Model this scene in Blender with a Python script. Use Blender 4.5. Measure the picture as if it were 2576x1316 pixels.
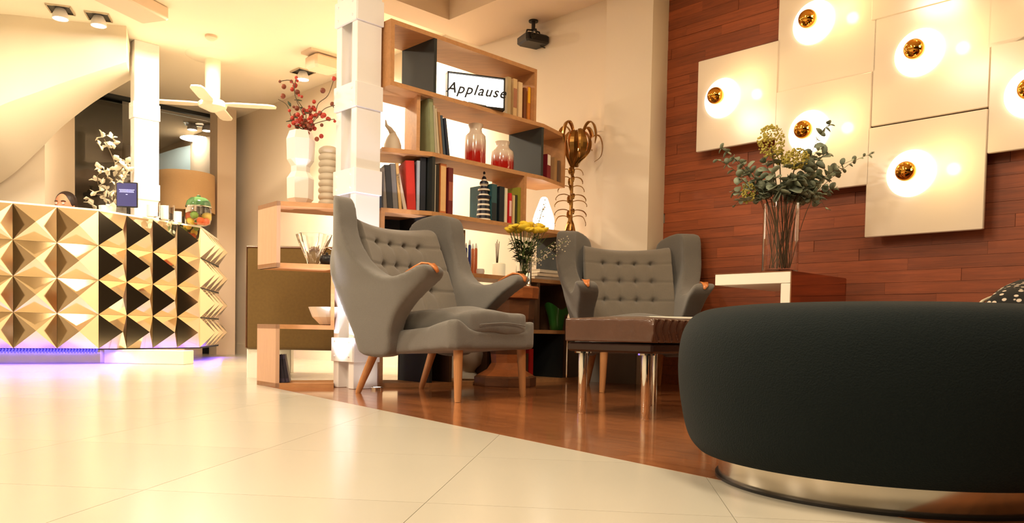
import bpy, bmesh, math, random
import numpy as np
from mathutils import Vector, Matrix, noise
random.seed(7)
PI = math.pi
for o in list(bpy.data.objects): bpy.data.objects.remove(o)
scn = bpy.context.scene
C = scn.collection
# ---------------------------------------------------------------- camera
F, CX, CY, H = 2000.0, 1288.0, 913.0, 0.32
pitch, roll = math.radians(-2.2), math.radians(1.1)
fwd = Vector((0, math.cos(pitch), math.sin(pitch))); rt = Vector((1, 0, 0)); up = rt.cross(fwd)
R2 = rt*math.cos(roll)+up*math.sin(roll); U2 = up*math.cos(roll)-rt*math.sin(roll)
cam = bpy.data.cameras.new('camera'); camo = bpy.data.objects.new('camera', cam); C.objects.link(camo)
M3 = Matrix((R2, U2, -fwd)).transposed()
camo.matrix_world = Matrix.Translation((0, 0, H)) @ M3.to_4x4()
cam.sensor_width = 36; cam.lens = F/2576*36; cam.shift_y = (CY-658)/2576; cam.clip_start = .05
scn.camera = camo
def ray(x, y): return fwd+R2*((x-CX)/F)-U2*((y-CY)/F)
def flr(x, y, z=0.0):
    r = ray(x, y); t = (z-H)/r.z; return Vector((0, 0, H))+r*t
def atY(x, y, Y):
    r = ray(x, y); return Vector((0, 0, H))+r*(Y/r.y)
# ---------------------------------------------------------------- world, exposure, lights
scn.view_settings.view_transform = 'Standard'; scn.view_settings.look = 'None'
scn.view_settings.exposure = 0.42; scn.view_settings.gamma = 1.0; scn.view_settings.use_curve_mapping = False
w = bpy.data.worlds.new('world'); scn.world = w; w.use_nodes = True
w.node_tree.nodes['Background'].inputs[0].default_value = (1, .85, .66, 1)
w.node_tree.nodes['Background'].inputs[1].default_value = .55
def area(name, loc, size, power, col=(1, .80, .56), aim=(0, 0, -1), shape='DISK', spread=180):
    l = bpy.data.lights.new(name, 'AREA'); l.shape = shape; l.size = size; l.energy = power; l.color = col; l.spread = math.radians(spread)
    o = bpy.data.objects.new(name, l); C.objects.link(o); o.location = loc
    o.rotation_euler = Vector(aim).to_track_quat('-Z', 'Y').to_euler(); return o
def spot(name, loc, aim, power, col=(1, .80, .56), ang=60, r=.03, blend=.5):
    l = bpy.data.lights.new(name, 'SPOT'); l.energy = power; l.color = col; l.spot_size = math.radians(ang); l.shadow_soft_size = r; l.spot_blend = blend
    o = bpy.data.objects.new(name, l); C.objects.link(o); o.location = loc
    o.rotation_euler = Vector(aim).to_track_quat('-Z', 'Y').to_euler(); return o
WARM = (1, .83, .60)
# unseen fill lights added at ceiling height over the lobby (left), over the lounge and over the place the photo was taken from
area('ceiling_fill', (-4.4, 5.0, 2.72), .5, 70, WARM)
area('ceiling_fill', (-2.5, 6.6, 2.72), .5, 90, WARM)
area('ceiling_fill', (-2.9, 3.6, 2.72), .5, 55, WARM)
area('ceiling_fill', (-1.2, 2.0, 2.72), .5, 30, WARM)
area('ceiling_fill', (-1.9, .9, 2.72), .5, 42, WARM)
area('ceiling_fill', (.5, 1.0, 2.72), .5, 34, WARM)
area('ceiling_fill', (.25, 3.1, 2.72), .3, 16, WARM)
area('ceiling_fill', (-.4, -1.2, 2.72), .6, 30, WARM)
area('ceiling_fill', (-5.5, 1.0, 2.72), .6, 50, WARM)
area('ceiling_fill', (-7.6, -2.6, 2.72), .6, 70, WARM)
area('ceiling_fill', (-4.1, 10.3, 2.72), .4, 9, WARM)
# wall washers behind the bookshelf and a spot added to brighten the pilaster
spot('wall_washer', (-1.3, 6.3, 2.7), (.9, .9, -1.1), 170, WARM, 80)
spot('wall_washer', (-1.9, 6.8, 2.7), (.9, .9, -1.2), 170, WARM, 80)
spot('pilaster_fill', (1.45, 4.04, 2.72), (-.55, 1.13, -1.35), 90, WARM, 44)
# small floor uplights at the foot of the white column
# (their light stays with the fixtures, below)

# ---------------------------------------------------------------- materials
def s2l(c):
    c = c/255.0
    return c/12.92 if c <= .04045 else ((c+.055)/1.055)**2.4
def rgb(r, g, b): return (s2l(r), s2l(g), s2l(b), 1)
def mat(name, col, rough=.6, metal=0, noise_=None, bump=None, rnd=0, emis=None, trans=0, ior=1.45, sheen=0, coat=0, grain=None, spec=.5):
    m = bpy.data.materials.new(name); m.use_nodes = True; nt = m.node_tree; b = nt.nodes['Principled BSDF']; N = nt.nodes; L = nt.links
    b.inputs['Base Color'].default_value = col; b.inputs['Roughness'].default_value = rough; b.inputs['Metallic'].default_value = metal
    b.inputs['Specular IOR Level'].default_value = spec
    b.inputs['Transmission Weight'].default_value = trans; b.inputs['IOR'].default_value = ior
    b.inputs['Sheen Weight'].default_value = sheen; b.inputs['Coat Weight'].default_value = coat; b.inputs['Coat Roughness'].default_value = .08
    if emis: b.inputs['Emission Color'].default_value = emis[0]; b.inputs['Emission Strength'].default_value = emis[1]
    tc = N.new('ShaderNodeTexCoord'); cur = None
    def mul(src, fac_socket, lo, hi):
        mr = N.new('ShaderNodeMapRange'); L.new(fac_socket, mr.inputs['Value']); mr.inputs['To Min'].default_value = lo; mr.inputs['To Max'].default_value = hi
        mx = N.new('ShaderNodeVectorMath'); mx.operation = 'SCALE'
        if src is None: mx.inputs[0].default_value = col[:3]
        else: L.new(src, mx.inputs[0])
        L.new(mr.outputs[0], mx.inputs['Scale']); return mx.outputs[0]
    if grain:   # (sx, sy, sz, amount): stretched noise in object space
        mp = N.new('ShaderNodeMapping'); mp.inputs['Scale'].default_value = grain[:3]; L.new(tc.outputs['Object'], mp.inputs[0])
        n = N.new('ShaderNodeTexNoise'); n.inputs['Scale'].default_value = 1; n.inputs['Detail'].default_value = 6; n.inputs['Roughness'].default_value = .65; n.inputs['Distortion'].default_value = .6
        L.new(mp.outputs[0], n.inputs['Vector'])
        if rnd:
            oi = N.new('ShaderNodeObjectInfo'); ad = N.new('ShaderNodeVectorMath'); ad.operation = 'ADD'
            sc = N.new('ShaderNodeMath'); sc.operation = 'MULTIPLY'; sc.inputs[1].default_value = 37; L.new(oi.outputs['Random'], sc.inputs[0])
            L.new(mp.outputs[0], ad.inputs[0]); L.new(sc.outputs[0], ad.inputs[1]); L.new(ad.outputs[0], n.inputs['Vector'])
        mr0 = N.new('ShaderNodeMapRange'); L.new(n.outputs[0], mr0.inputs['Value']); mr0.inputs['From Min'].default_value = .3; mr0.inputs['From Max'].default_value = .7
        cur = mul(cur, mr0.outputs[0], 1-grain[3], 1+grain[3]*.6)
    if noise_:
        n = N.new('ShaderNodeTexNoise'); n.inputs['Scale'].default_value = noise_[0]; n.inputs['Detail'].default_value = 5; L.new(tc.outputs['Object'], n.inputs['Vector'])
        cur = mul(cur, n.outputs[0], 1-noise_[1], 1+noise_[1])
    if rnd:
        oi = N.new('ShaderNodeObjectInfo'); cur = mul(cur, oi.outputs['Random'], 1-rnd, 1+rnd*.7)
    if cur is not None: L.new(cur, b.inputs['Base Color'])
    if bump:
        n = N.new('ShaderNodeTexNoise'); n.inputs['Scale'].default_value = bump[0]; n.inputs['Detail'].default_value = 3; L.new(tc.outputs['Object'], n.inputs['Vector'])
        bp = N.new('ShaderNodeBump'); bp.inputs['Strength'].default_value = bump[1]; bp.inputs['Distance'].default_value = .004; L.new(n.outputs[0], bp.inputs['Height']); L.new(bp.outputs[0], b.inputs['Normal'])
    return m
M = {}
M['tile'] = mat('tile', rgb(184, 178, 163), .22, noise_=(1.3, .05), rnd=.02, spec=.75)
M['grout'] = mat('grout', rgb(150, 130, 105), .9)
M['plank_floor'] = mat('plank_floor', rgb(152, 94, 56), .2, grain=(5, 60, 60, .35), rnd=.16, coat=.5)
M['plank_wall'] = mat('plank_wall', rgb(148, 74, 38), .5, grain=(4, 60, 60, .32), rnd=.22)
M['wall'] = mat('wall_paint', rgb(226, 210, 188), .85, noise_=(1.5, .03))
M['ceil'] = mat('ceiling_paint', rgb(240, 228, 205), .85, noise_=(.8, .03))
M['soffit'] = mat('soffit_paint', rgb(222, 200, 176), .85)
M['white_metal'] = mat('white_metal', rgb(238, 234, 232), .45, noise_=(6, .03))
M['dark_wall'] = mat('dark_wall', rgb(112, 102, 82), .7, noise_=(3, .2))
M['black_glass'] = mat('dark_glass', rgb(26, 27, 22), .08)
M['oak'] = mat('oak', rgb(196, 142, 92), .5, grain=(6, 40, 40, .16))
M['oak_pink'] = mat('pale_oak', rgb(200, 160, 130), .55, grain=(40, 40, 5, .08))
M['charcoal'] = mat('charcoal_panel', rgb(38, 42, 42), .55, noise_=(30, .06))
M['brown_panel'] = mat('walnut_panel', rgb(94, 66, 46), .5, grain=(30, 30, 5, .2))
M['fabric'] = mat('grey_wool', rgb(105, 101, 96), .95, noise_=(180, .12), bump=(500, .5), sheen=.4)
M['fabric_lit'] = mat('grey_wool_lit', rgb(119, 111, 101), .95, noise_=(180, .12), bump=(500, .5), sheen=.4)  # same wool, lightened so the backrest looks lit
M['leg'] = mat('teak_leg', rgb(190, 134, 86), .4, grain=(40, 40, 4, .2))
M['teak'] = mat('teak_varnished', rgb(206, 124, 66), .25, coat=.5)
M['velvet'] = mat('dark_velvet', rgb(14, 22, 23), .9, noise_=(220, .2), bump=(300, .4), sheen=.03, spec=.2)
M['steel'] = mat('brushed_steel', rgb(205, 195, 180), .22, 1, noise_=(14, .1))
M['chrome'] = mat('chrome', rgb(235, 232, 228), .05, 1)
M['gold'] = mat('gold_mirror', rgb(228, 212, 184), .09, 1, noise_=(3, .05))
M['goldbulb'] = mat('gold_bulb', rgb(226, 160, 64), .06, 1)
M['leather'] = mat('brown_leather', rgb(84, 58, 46), .26, noise_=(9, .22), bump=(22, 1.0), coat=.3)
M['dark_leather'] = mat('dark_leather', rgb(44, 30, 26), .25)
M['glass'] = mat('clear_glass', (1, 1, 1, 1), .01, trans=1, ior=1.45)
M['water'] = mat('water', (1, 1, 1, 1), .0, trans=1, ior=1.33)
M['glass_green'] = mat('green_glass', rgb(130, 190, 130), .02, trans=.9, ior=1.4)
M['panel'] = mat('enamel_panel', rgb(228, 212, 194), .16, spec=.6)
M['disc'] = mat('opal_disc', rgb(255, 250, 240), .4, emis=((1, .88, .66, 1), 2.6))
M['shade'] = mat('lamp_glow', rgb(255, 250, 240), .4, emis=((1, .88, .68, 1), 5))
M['lampwhite'] = mat('spot_lamp', rgb(255, 250, 240), .4, emis=((1, .9, .75, 1), 14))
M['led'] = mat('blue_led', rgb(40, 40, 255), .4, emis=((.03, .02, 1, 1), 5))
M['olive'] = mat('olive_velvet', rgb(112, 86, 40), .9, noise_=(60, .18), sheen=.4)
M['ceramic'] = mat('white_ceramic', rgb(232, 226, 218), .35)
M['ceramic_grey'] = mat('grey_ceramic', rgb(205, 192, 172), .6)
M['mirror'] = mat('smoked_mirror', rgb(190, 150, 130), .06, 1)
M['gloss_white'] = mat('gloss_white', rgb(244, 240, 226), .2)
M['brass'] = mat('old_brass', rgb(150, 110, 58), .32, 1, noise_=(30, .35))
M['bulb'] = mat('bulb_glow', rgb(255, 120, 40), .4, emis=((1, .32, .08, 1), 14))
M['black'] = mat('black_plastic', rgb(24, 22, 22), .35)
M['blackwire'] = mat('black_wire', rgb(30, 26, 24), .5)
M['stool'] = mat('stool_wood', rgb(160, 92, 48), .38, grain=(10, 10, 40, .3))
M['stool_dark'] = mat('stool_dark_wood', rgb(104, 64, 38), .45, grain=(10, 10, 40, .25))
M['leaf'] = mat('eucalyptus_leaf', rgb(136, 146, 124), .6, rnd=.35, noise_=(20, .15))
M['leafdark'] = mat('dark_leaf', rgb(58, 72, 42), .6, rnd=.3)
M['stem'] = mat('plant_stem', rgb(84, 68, 44), .7)
M['stemg'] = mat('green_stem', rgb(88, 110, 48), .6)
M['yellowgreen'] = mat('sedum_bloom', rgb(190, 176, 84), .8, noise_=(60, .3))
M['yellow'] = mat('yellow_bloom', rgb(246, 214, 60), .7, rnd=.1)
M['petal'] = mat('white_petal', rgb(206, 194, 170), .7)
M['berry'] = mat('red_berry', rgb(176, 52, 34), .4, rnd=.3)
M['berrybrown'] = mat('brown_berry', rgb(132, 66, 40), .5, rnd=.3)
M['skin'] = mat('skin', rgb(206, 140, 108), .55, noise_=(20, .05))
M['hair'] = mat('dark_hair', rgb(40, 24, 18), .5, bump=(60, .8))
M['shirt'] = mat('red_shirt', rgb(196, 40, 34), .8)
M['trouser'] = mat('dark_trousers', rgb(30, 30, 36), .8)
M['paper'] = mat('paper', rgb(232, 222, 198), .8, grain=(3, 3, 300, .15))
M['cream'] = mat('cream_wax', rgb(240, 226, 180), .5, emis=((1, .85, .55, 1), .25))
M['tanshade'] = mat('tan_lampshade', rgb(196, 160, 116), .8, noise_=(90, .05))
M['blue_reflect'] = mat('blue_reflection', rgb(150, 176, 190), .6, noise_=(2.5, .2))  # flat colour standing in for a blue reflection
M['screen'] = mat('dark_screen', rgb(34, 32, 60), .2, emis=((.10, .09, .25, 1), .5))
M['screen_text'] = mat('screen_text', rgb(150, 150, 250), .4, emis=((.45, .45, 1, 1), 1.2))
M['signface'] = mat('lightbox_face', rgb(255, 255, 255), .4, emis=((1, .97, .9, 1), 2.6))
M['darkline'] = mat('black_paint', rgb(20, 20, 20), .5)
M['grayrug'] = mat('plinth_paint', rgb(150, 142, 134), .8)
def mred(name, top, bot, z0, z1):     # glazed ceramic whose glaze changes colour with height (fired-on pattern)
    m = mat(name, bot, .12, coat=.6); nt = m.node_tree; N = nt.nodes; L = nt.links
    tc = N.new('ShaderNodeTexCoord'); sp = N.new('ShaderNodeSeparateXYZ'); L.new(tc.outputs['Object'], sp.inputs[0])
    nz = N.new('ShaderNodeTexNoise'); nz.inputs['Scale'].default_value = 40; L.new(tc.outputs['Object'], nz.inputs['Vector'])
    ma = N.new('ShaderNodeMath'); ma.operation = 'MULTIPLY_ADD'; L.new(nz.outputs[0], ma.inputs[0]); ma.inputs[1].default_value = .03; L.new(sp.outputs[2], ma.inputs[2])
    mr = N.new('ShaderNodeMapRange'); L.new(ma.outputs[0], mr.inputs['Value']); mr.inputs['From Min'].default_value = z0; mr.inputs['From Max'].default_value = z1
    cr = N.new('ShaderNodeValToRGB'); cr.color_ramp.elements[0].color = bot; cr.color_ramp.elements[1].color = top; L.new(mr.outputs[0], cr.inputs[0]); L.new(cr.outputs[0], N['Principled BSDF'].inputs['Base Color'])
    return m
M['redglaze'] = mred('red_glaze', rgb(226, 208, 190), rgb(168, 30, 22), .09, .17)
M['redglaze2'] = mred('red_glaze_low', rgb(226, 208, 190), rgb(168, 30, 22), .07, .13)
def mdots(name):
    m = mat(name, rgb(22, 22, 20), .85); nt = m.node_tree; N = nt.nodes; L = nt.links
    tc = N.new('ShaderNodeTexCoord'); v = N.new('ShaderNodeTexVoronoi'); v.inputs['Scale'].default_value = 42; v.inputs['Randomness'].default_value = .55; L.new(tc.outputs['Object'], v.inputs['Vector'])
    cr = N.new('ShaderNodeValToRGB'); cr.color_ramp.elements[0].position = .30; cr.color_ramp.elements[0].color = rgb(205, 190, 172); cr.color_ramp.elements[1].position = .36; cr.color_ramp.elements[1].color = rgb(20, 20, 18)
    L.new(v.outputs['Distance'], cr.inputs[0]); L.new(cr.outputs[0], N['Principled BSDF'].inputs['Base Color']); return m
M['dots'] = mdots('dotted_fabric')
def mstripe(name):
    m = mat(name, rgb(235, 225, 205), .4); nt = m.node_tree; N = nt.nodes; L = nt.links
    tc = N.new('ShaderNodeTexCoord'); sp = N.new('ShaderNodeSeparateXYZ'); L.new(tc.outputs['Object'], sp.inputs[0])
    ma = N.new('ShaderNodeMath'); ma.operation = 'MULTIPLY'; ma.inputs[1].default_value = 210; L.new(sp.outputs[2], ma.inputs[0])
    si = N.new('ShaderNodeMath'); si.operation = 'SINE'; L.new(ma.outputs[0], si.inputs[0])
    cr = N.new('ShaderNodeValToRGB'); cr.color_ramp.elements[0].position = .35; cr.color_ramp.elements[0].color = rgb(24, 26, 44); cr.color_ramp.elements[1].position = .5; cr.color_ramp.elements[1].color = rgb(236, 226, 208)
    L.new(si.outputs[0], cr.inputs[0]); L.new(cr.outputs[0], N['Principled BSDF'].inputs['Base Color']); return m
M['stripe'] = mstripe('striped_ceramic')
_bm = {}
def colm(r, g, b, rough=.5):
    k = (r, g, b)
    if k not in _bm: _bm[k] = mat('cover_%d_%d_%d' % k, rgb(r, g, b), rough, noise_=(25, .12))
    return _bm[k]

# ---------------------------------------------------------------- mesh helpers
class MB:
    def __init__(s): s.v = []; s.f = []
    def add(s, vs, fs, mx=None):
        n = len(s.v); s.v += [tuple(mx @ Vector(v)) if mx else tuple(v) for v in vs]; s.f += [tuple(i+n for i in f) for f in fs]; return s
    def box(s, c, d, mx=None, rz=0):
        x, y, z = d[0]/2, d[1]/2, d[2]/2
        vs = [Vector((a, b, e)) for e in (-z, z) for a, b in ((-x, -y), (x, -y), (x, y), (-x, y))]
        if rz: vs = [Matrix.Rotation(rz, 3, 'Z') @ v for v in vs]
        vs = [v+Vector(c) for v in vs]
        return s.add(vs, [(3, 2, 1, 0), (4, 5, 6, 7), (0, 1, 5, 4), (1, 2, 6, 5), (2, 3, 7, 6), (3, 0, 4, 7)], mx)
    def bbox(s, c, d, b=.004, mx=None):      # box with chamfered vertical and top edges
        x, y, z = d[0]/2, d[1]/2, d[2]/2
        rings = []
        for (zz, k) in ((-z, b), (-z+b, 0), (z-b, 0), (z, b)):
            X, Y = x-k, y-k
            rings.append([(X-b*.0, -Y+b, zz), (X, Y-b, zz), (X-b, Y, zz), (-X+b, Y, zz), (-X, Y-b, zz), (-X, -Y+b, zz), (-X+b, -Y, zz), (X-b, -Y, zz)])
        vs = [Vector(p)+Vector(c) for r in rings for p in r]; fs = [tuple(reversed(range(8))), tuple(range(24, 32))]
        for i in range(3):
            for j in range(8): fs.append((i*8+j, i*8+(j+1) % 8, i*8+8+(j+1) % 8, i*8+8+j))
        return s.add(vs, fs, mx)
    def prism(s, poly, z0, z1, mx=None):
        a = sum(poly[i][0]*poly[(i+1) % len(poly)][1]-poly[(i+1) % len(poly)][0]*poly[i][1] for i in range(len(poly)))
        if a < 0: poly = poly[::-1]
        n = len(poly); vs = [(p[0], p[1], z0) for p in poly]+[(p[0], p[1], z1) for p in poly]
        fs = [tuple(reversed(range(n))), tuple(range(n, 2*n))]+[(i, (i+1) % n, n+(i+1) % n, n+i) for i in range(n)]
        return s.add(vs, fs, mx)
    def lathe(s, prof, n=24, mx=None, cap=True, phase=0):
        vs = []; fs = []
        for (r, z) in prof:
            for k in range(n):
                a = 2*PI*k/n+phase; vs.append((r*math.cos(a), r*math.sin(a), z))
        m = len(prof)
        for i in range(m-1):
            for k in range(n): fs.append((i*n+k, i*n+(k+1) % n, (i+1)*n+(k+1) % n, (i+1)*n+k))
        if cap: fs.append(tuple(reversed(range(n)))); fs.append(tuple(range((m-1)*n, m*n)))
        return s.add(vs, fs, mx)
    def sphere(s, c, r, n=12, m=8, sc=(1, 1, 1), mx=None):
        vs = [(c[0], c[1], c[2]-r*sc[2])]; fs = []
        for i in range(1, m):
            t = PI*i/m
            for k in range(n):
                a = 2*PI*k/n; vs.append((c[0]+r*sc[0]*math.sin(t)*math.cos(a), c[1]+r*sc[1]*math.sin(t)*math.sin(a), c[2]-r*sc[2]*math.cos(t)))
        vs.append((c[0], c[1], c[2]+r*sc[2])); e = len(vs)-1
        for k in range(n): fs.append((0, 1+(k+1) % n, 1+k)); fs.append((e, 1+(m-2)*n+k, 1+(m-2)*n+(k+1) % n))
        for i in range(m-2):
            for k in range(n): a = 1+i*n; fs.append((a+k, a+(k+1) % n, a+n+(k+1) % n, a+n+k))
        return s.add(vs, fs, mx)
    def tube(s, pts, rad, n=8, mx=None):
        pts = [Vector(p) for p in pts]; m = len(pts)
        rr = rad if isinstance(rad, (list, tuple)) else [rad]*m
        vs = []; fs = []; prev = None
        for i, p in enumerate(pts):
            d = (pts[min(i+1, m-1)]-pts[max(i-1, 0)]).normalized()
            if prev is None: x = d.orthogonal().normalized()
            else: x = (prev-d*prev.dot(d)).normalized()
            prev = x; y = d.cross(x)
            for k in range(n):
                a = 2*PI*k/n; vs.append(p+(x*math.cos(a)+y*math.sin(a))*rr[i])
        for i in range(m-1):
            for k in range(n): fs.append((i*n+k, i*n+(k+1) % n, (i+1)*n+(k+1) % n, (i+1)*n+k))
        fs.append(tuple(reversed(range(n)))); fs.append(tuple(range((m-1)*n, m*n)))
        return s.add(vs, fs, mx)
    def ribbon(s, pts, widths, th=.003, side=None, fold=.25, mx=None):   # a curved leaf blade with thickness and a fold along its midrib
        pts = [Vector(p) for p in pts]; m = len(pts); vs = []; fs = []
        for i, p in enumerate(pts):
            d = (pts[min(i+1, m-1)]-pts[max(i-1, 0)]).normalized()
            sd = side if side is not None else d.cross(Vector((0, 0, 1)))
            sd = (sd-d*sd.dot(d)).normalized(); nn = sd.cross(d).normalized(); ww = widths[i]
            for q in (-1, 0, 1):
                vs.append(p+sd*q*ww+nn*(abs(q)*ww*fold)); 
            for q in (1, 0, -1):
                vs.append(p+sd*q*ww*.98+nn*(abs(q)*ww*fold-th))
        for i in range(m-1):
            for k in range(6): fs.append((i*6+k, i*6+(k+1) % 6, i*6+6+(k+1) % 6, i*6+6+k))
        fs.append(tuple(reversed(range(6)))); fs.append(tuple(range((m-1)*6, m*6)))
        return s.add(vs, fs, mx)
    def mesh(s, name, smooth=False):
        me = bpy.data.meshes.new(name); me.from_pydata(s.v, [], s.f); me.validate(); 
        if smooth: me.polygons.foreach_set('use_smooth', [True]*len(me.polygons))
        return me
def link(name, me, m=None, parent=None, loc=(0, 0, 0), rz=0, rot=None):
    o = bpy.data.objects.new(name, me); C.objects.link(o); o.location = loc
    o.rotation_euler = rot if rot is not None else (0, 0, rz)
    if m is not None and me is not None:
        me.materials.clear(); me.materials.append(m)
    if parent is not None: o.parent = parent
    return o
def obj(name, mb, m, parent=None, loc=(0, 0, 0), rz=0, smooth=False, rot=None):
    me = mb.mesh(name, smooth)
    o = link(name, me, m, parent, loc, rz, rot)
    if smooth == 'auto':
        try: me.set_sharp_from_angle(angle=math.radians(38))
        except Exception: pass
    return o
def thing(name, label, cat, loc=(0, 0, 0), rz=0, group=None):
    o = link(name, None, None, None, loc, rz); o['label'] = label; o['category'] = cat
    if group: o['group'] = group
    o.empty_display_size = .1
    return o
def tag(o, label, cat, group=None):
    o['label'] = label; o['category'] = cat
    if group: o['group'] = group
    return o
def struct(o): o['kind'] = 'structure'; return o
def dup(root, loc, rz=None, label=None, group=None):
    r = root.copy(); C.objects.link(r); r.location = loc
    if rz is not None: r.rotation_euler = (0, 0, rz)
    if label: r['label'] = label
    if group: r['group'] = group
    for ch in list(root.children):
        c = ch.copy(); C.objects.link(c); c.parent = r
        for g in list(ch.children):
            d = g.copy(); C.objects.link(d); d.parent = c
    return r
def soft(mb, voxel=.012, it=12, warp=None):       # voxel-remeshed, smoothed upholstery shape
    me = mb.mesh('tmp'); o = bpy.data.objects.new('tmp', me); C.objects.link(o)
    r = o.modifiers.new('r', 'REMESH'); r.mode = 'VOXEL'; r.voxel_size = voxel
    s = o.modifiers.new('s', 'SMOOTH'); s.factor = .5; s.iterations = it
    dg = bpy.context.evaluated_depsgraph_get(); out = bpy.data.meshes.new_from_object(o.evaluated_get(dg))
    bpy.data.objects.remove(o); bpy.data.meshes.remove(me)
    if warp:
        n = len(out.vertices); a = np.empty(n*3); out.vertices.foreach_get('co', a); a = a.reshape(-1, 3)
        a = np.array(warp(a)); out.vertices.foreach_set('co', a.ravel()); out.update()
    out.polygons.foreach_set('use_smooth', [True]*len(out.polygons))
    return out
def sst(a, b, x): t = np.clip((x-a)/(b-a), 0, 1); return t*t*(3-2*t)
def catmull(pts, n=8, closed=False):
    P = [Vector(p) for p in pts]; out = []; m = len(P)
    for i in range(m if closed else m-1):
        p0 = P[(i-1) % m] if closed or i > 0 else P[0]; p1 = P[i]; p2 = P[(i+1) % m]; p3 = P[(i+2) % m] if closed or i+2 < m else P[-1]
        for k in range(n):
            t = k/n; out.append(.5*((2*p1)+(p2-p0)*t+(2*p0-5*p1+4*p2-p3)*t*t+(3*p1-p0-3*p2+p3)*t**3))
    if not closed: out.append(P[-1])
    return out
def clip(poly, p, n):        # keep the side where (x-p).n >= 0
    out = []
    for i in range(len(poly)):
        a, b = Vector(poly[i]), Vector(poly[(i+1) % len(poly)]); da, db = (a-p).dot(n), (b-p).dot(n)
        if da >= 0: out.append(a)
        if (da >= 0) != (db >= 0): out.append(a+(b-a)*(da/(da-db)))
    return out

# ================================================================ ROOM
U = Vector((.717, .697, 0)).normalized(); V = Vector((-U.y, U.x, 0))
W0 = Vector((.968, 5.251, 0))
ANG = math.atan2(U.y, U.x)
def uv(a, b, z=0): return W0+U*a+V*b+Vector((0, 0, z))
UVM = Matrix.Translation(W0) @ Matrix.Rotation(ANG, 4, 'Z')     # local (a, b, z) frame of the lounge walls
CEIL = 2.80
# --- floor -----------------------------------------------------------
B0 = Vector((-.043, 2.486)); BD = Vector((-.575, .818)).normalized(); BN = Vector((BD.y, -BD.x))   # BN points to the wood side
S0 = Vector((-1.42, 4.44)); SN = Vector((.6, -.8))            # wood stops behind the bookshelf
G = 0.0006
fl = MB().box((-2.5, 4.5, -.055), (17, 21, .1)); floor = struct(obj('floor', fl, M['grout']))
TD = Vector((.12, .993)).normalized(); TS = Vector((TD.y, -TD.x))
def tile_polys(poly):
    """split a tile by the wood boundary: returns the convex pieces lying on the tile side"""
    a = clip(poly, B0, -BN); out = [a] if len(a) > 2 else []
    b = clip(poly, B0, BN)
    if len(b) > 2:
        b = clip(b, S0, -SN)
        if len(b) > 2: out.append(b)
    return out
far = MB()
for i in range(-18, 14):
    for j in range(-9, 20):
        s0, t0 = -.889+.558*i+.0, 1.438+.558*j-(.0 if i % 2 else .0)
        q = [TS*(s0+G)+TD*(t0+G), TS*(s0+.558-G)+TD*(t0+G), TS*(s0+.558-G)+TD*(t0+.558-G), TS*(s0+G)+TD*(t0+.558-G)]
        c = (q[0]+q[2])/2
        if not (-10.4 < c.x < 5 and -4.6 < c.y < 12): continue
        for p in tile_polys(q):
            near = -4.6 < c.x < 2.2 and .5 < c.y < 9 and c.x > -.75*c.y-.5 and c.x < .8*c.y
            if near:
                m0 = MB().prism([(v.x-c.x, v.y-c.y) for v in p], -.004, 0.0); obj('tile', m0, M['tile'], floor, (c.x, c.y, 0))
            else: far.prism([(v.x, v.y) for v in p], -.004, 0.0)
fo = obj('tile_field', far, M['tile'], floor); fo['kind'] = 'stuff'
# wood planks, running parallel to the panelled wall
k = 0
pw, pl = .09, .86
for i in range(-46, 3):
    off = (i*.37) % 1*pl
    for j in range(-7, 6):
        a0, b0 = i*pw, j*pl+off
        q = [uv(a0+.0006, b0+.0006), uv(a0+pw-.0006, b0+.0006), uv(a0+pw-.0006, b0+pl-.0006), uv(a0+.0006, b0+pl-.0006)]
        q = [Vector((v.x, v.y)) for v in q]; c = (q[0]+q[2])/2
        if c.y < .9 or c.x > 4.2: continue
        p = clip(q, B0, BN); p = clip(p, S0, SN) if len(p) > 2 else p
        if len(p) < 3: continue
        loc = [Matrix.Rotation(-(ANG+PI/2), 2) @ (v-c) for v in p]
        m0 = MB().prism([(v.x, v.y) for v in loc], -.004, 0.0005); obj('floor_plank', m0, M['plank_floor'], floor, (c.x, c.y, 0), rz=ANG+PI/2); k += 1
# --- wood wall -------------------------------------------------------
ww = MB().box((.10, -2.3, CEIL/2), (.16, 4.8, CEIL)); wall_right = struct(obj('wall_right', ww, M['grout'], None, W0, ANG))
ph, plen = .062, .62
farp = MB()
for r in range(int(CEIL/ph)+1):
    off = (r*.41) % 1*plen
    for j in range(-8, 2):
        b1, b0 = min(0, j*plen+off), max(-4.7, (j-1)*plen+off)
        if b1-b0 < .03: continue
        z0, z1 = r*ph, min(CEIL, r*ph+ph)
        if z1-z0 < .02: continue
        th = .018+.004*((r*7+j*13) % 5)/5
        cy, cz = (b0+b1)/2, (z0+z1)/2
        if cy > -2.35 and cz > .2:
            m0 = MB().box((0, 0, 0), (b1-b0-.0012, th, z1-z0-.0012)); obj('wall_plank', m0, M['plank_wall'], wall_right, (-th/2+.02, cy, cz), rz=PI/2)
        else: farp.box((-th/2+.02, cy, cz), (th, b1-b0-.0012, z1-z0-.0012))
fo = obj('plank_field', farp, M['plank_wall'], wall_right); fo['kind'] = 'stuff'
# --- beige back wall, pilaster and plinth ------------------------------
wb = MB().box((.02, 4.6, CEIL/2), (.2, 9.0, CEIL)); struct(obj('wall_back', wb, M['wall'], None, W0, ANG))
A_ = flr(1640, 976); C_ = Vector((.60, 5.36, 0))
pil = MB().prism([(.845, 5.08), (.975, 5.245), (1.08, 5.42), (.9, 5.60), (.585, 5.37)], 0, CEIL); struct(obj('trim_1', pil, M['wall']))
plc = flr(1597, 967)
pln = MB().prism([(plc.x, plc.y), (.975, 5.24), (.93, 5.4), (.56, 5.42), (.50, 5.32)], 0, .36); struct(obj('trim_2', pln, M['grayrug']))
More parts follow.
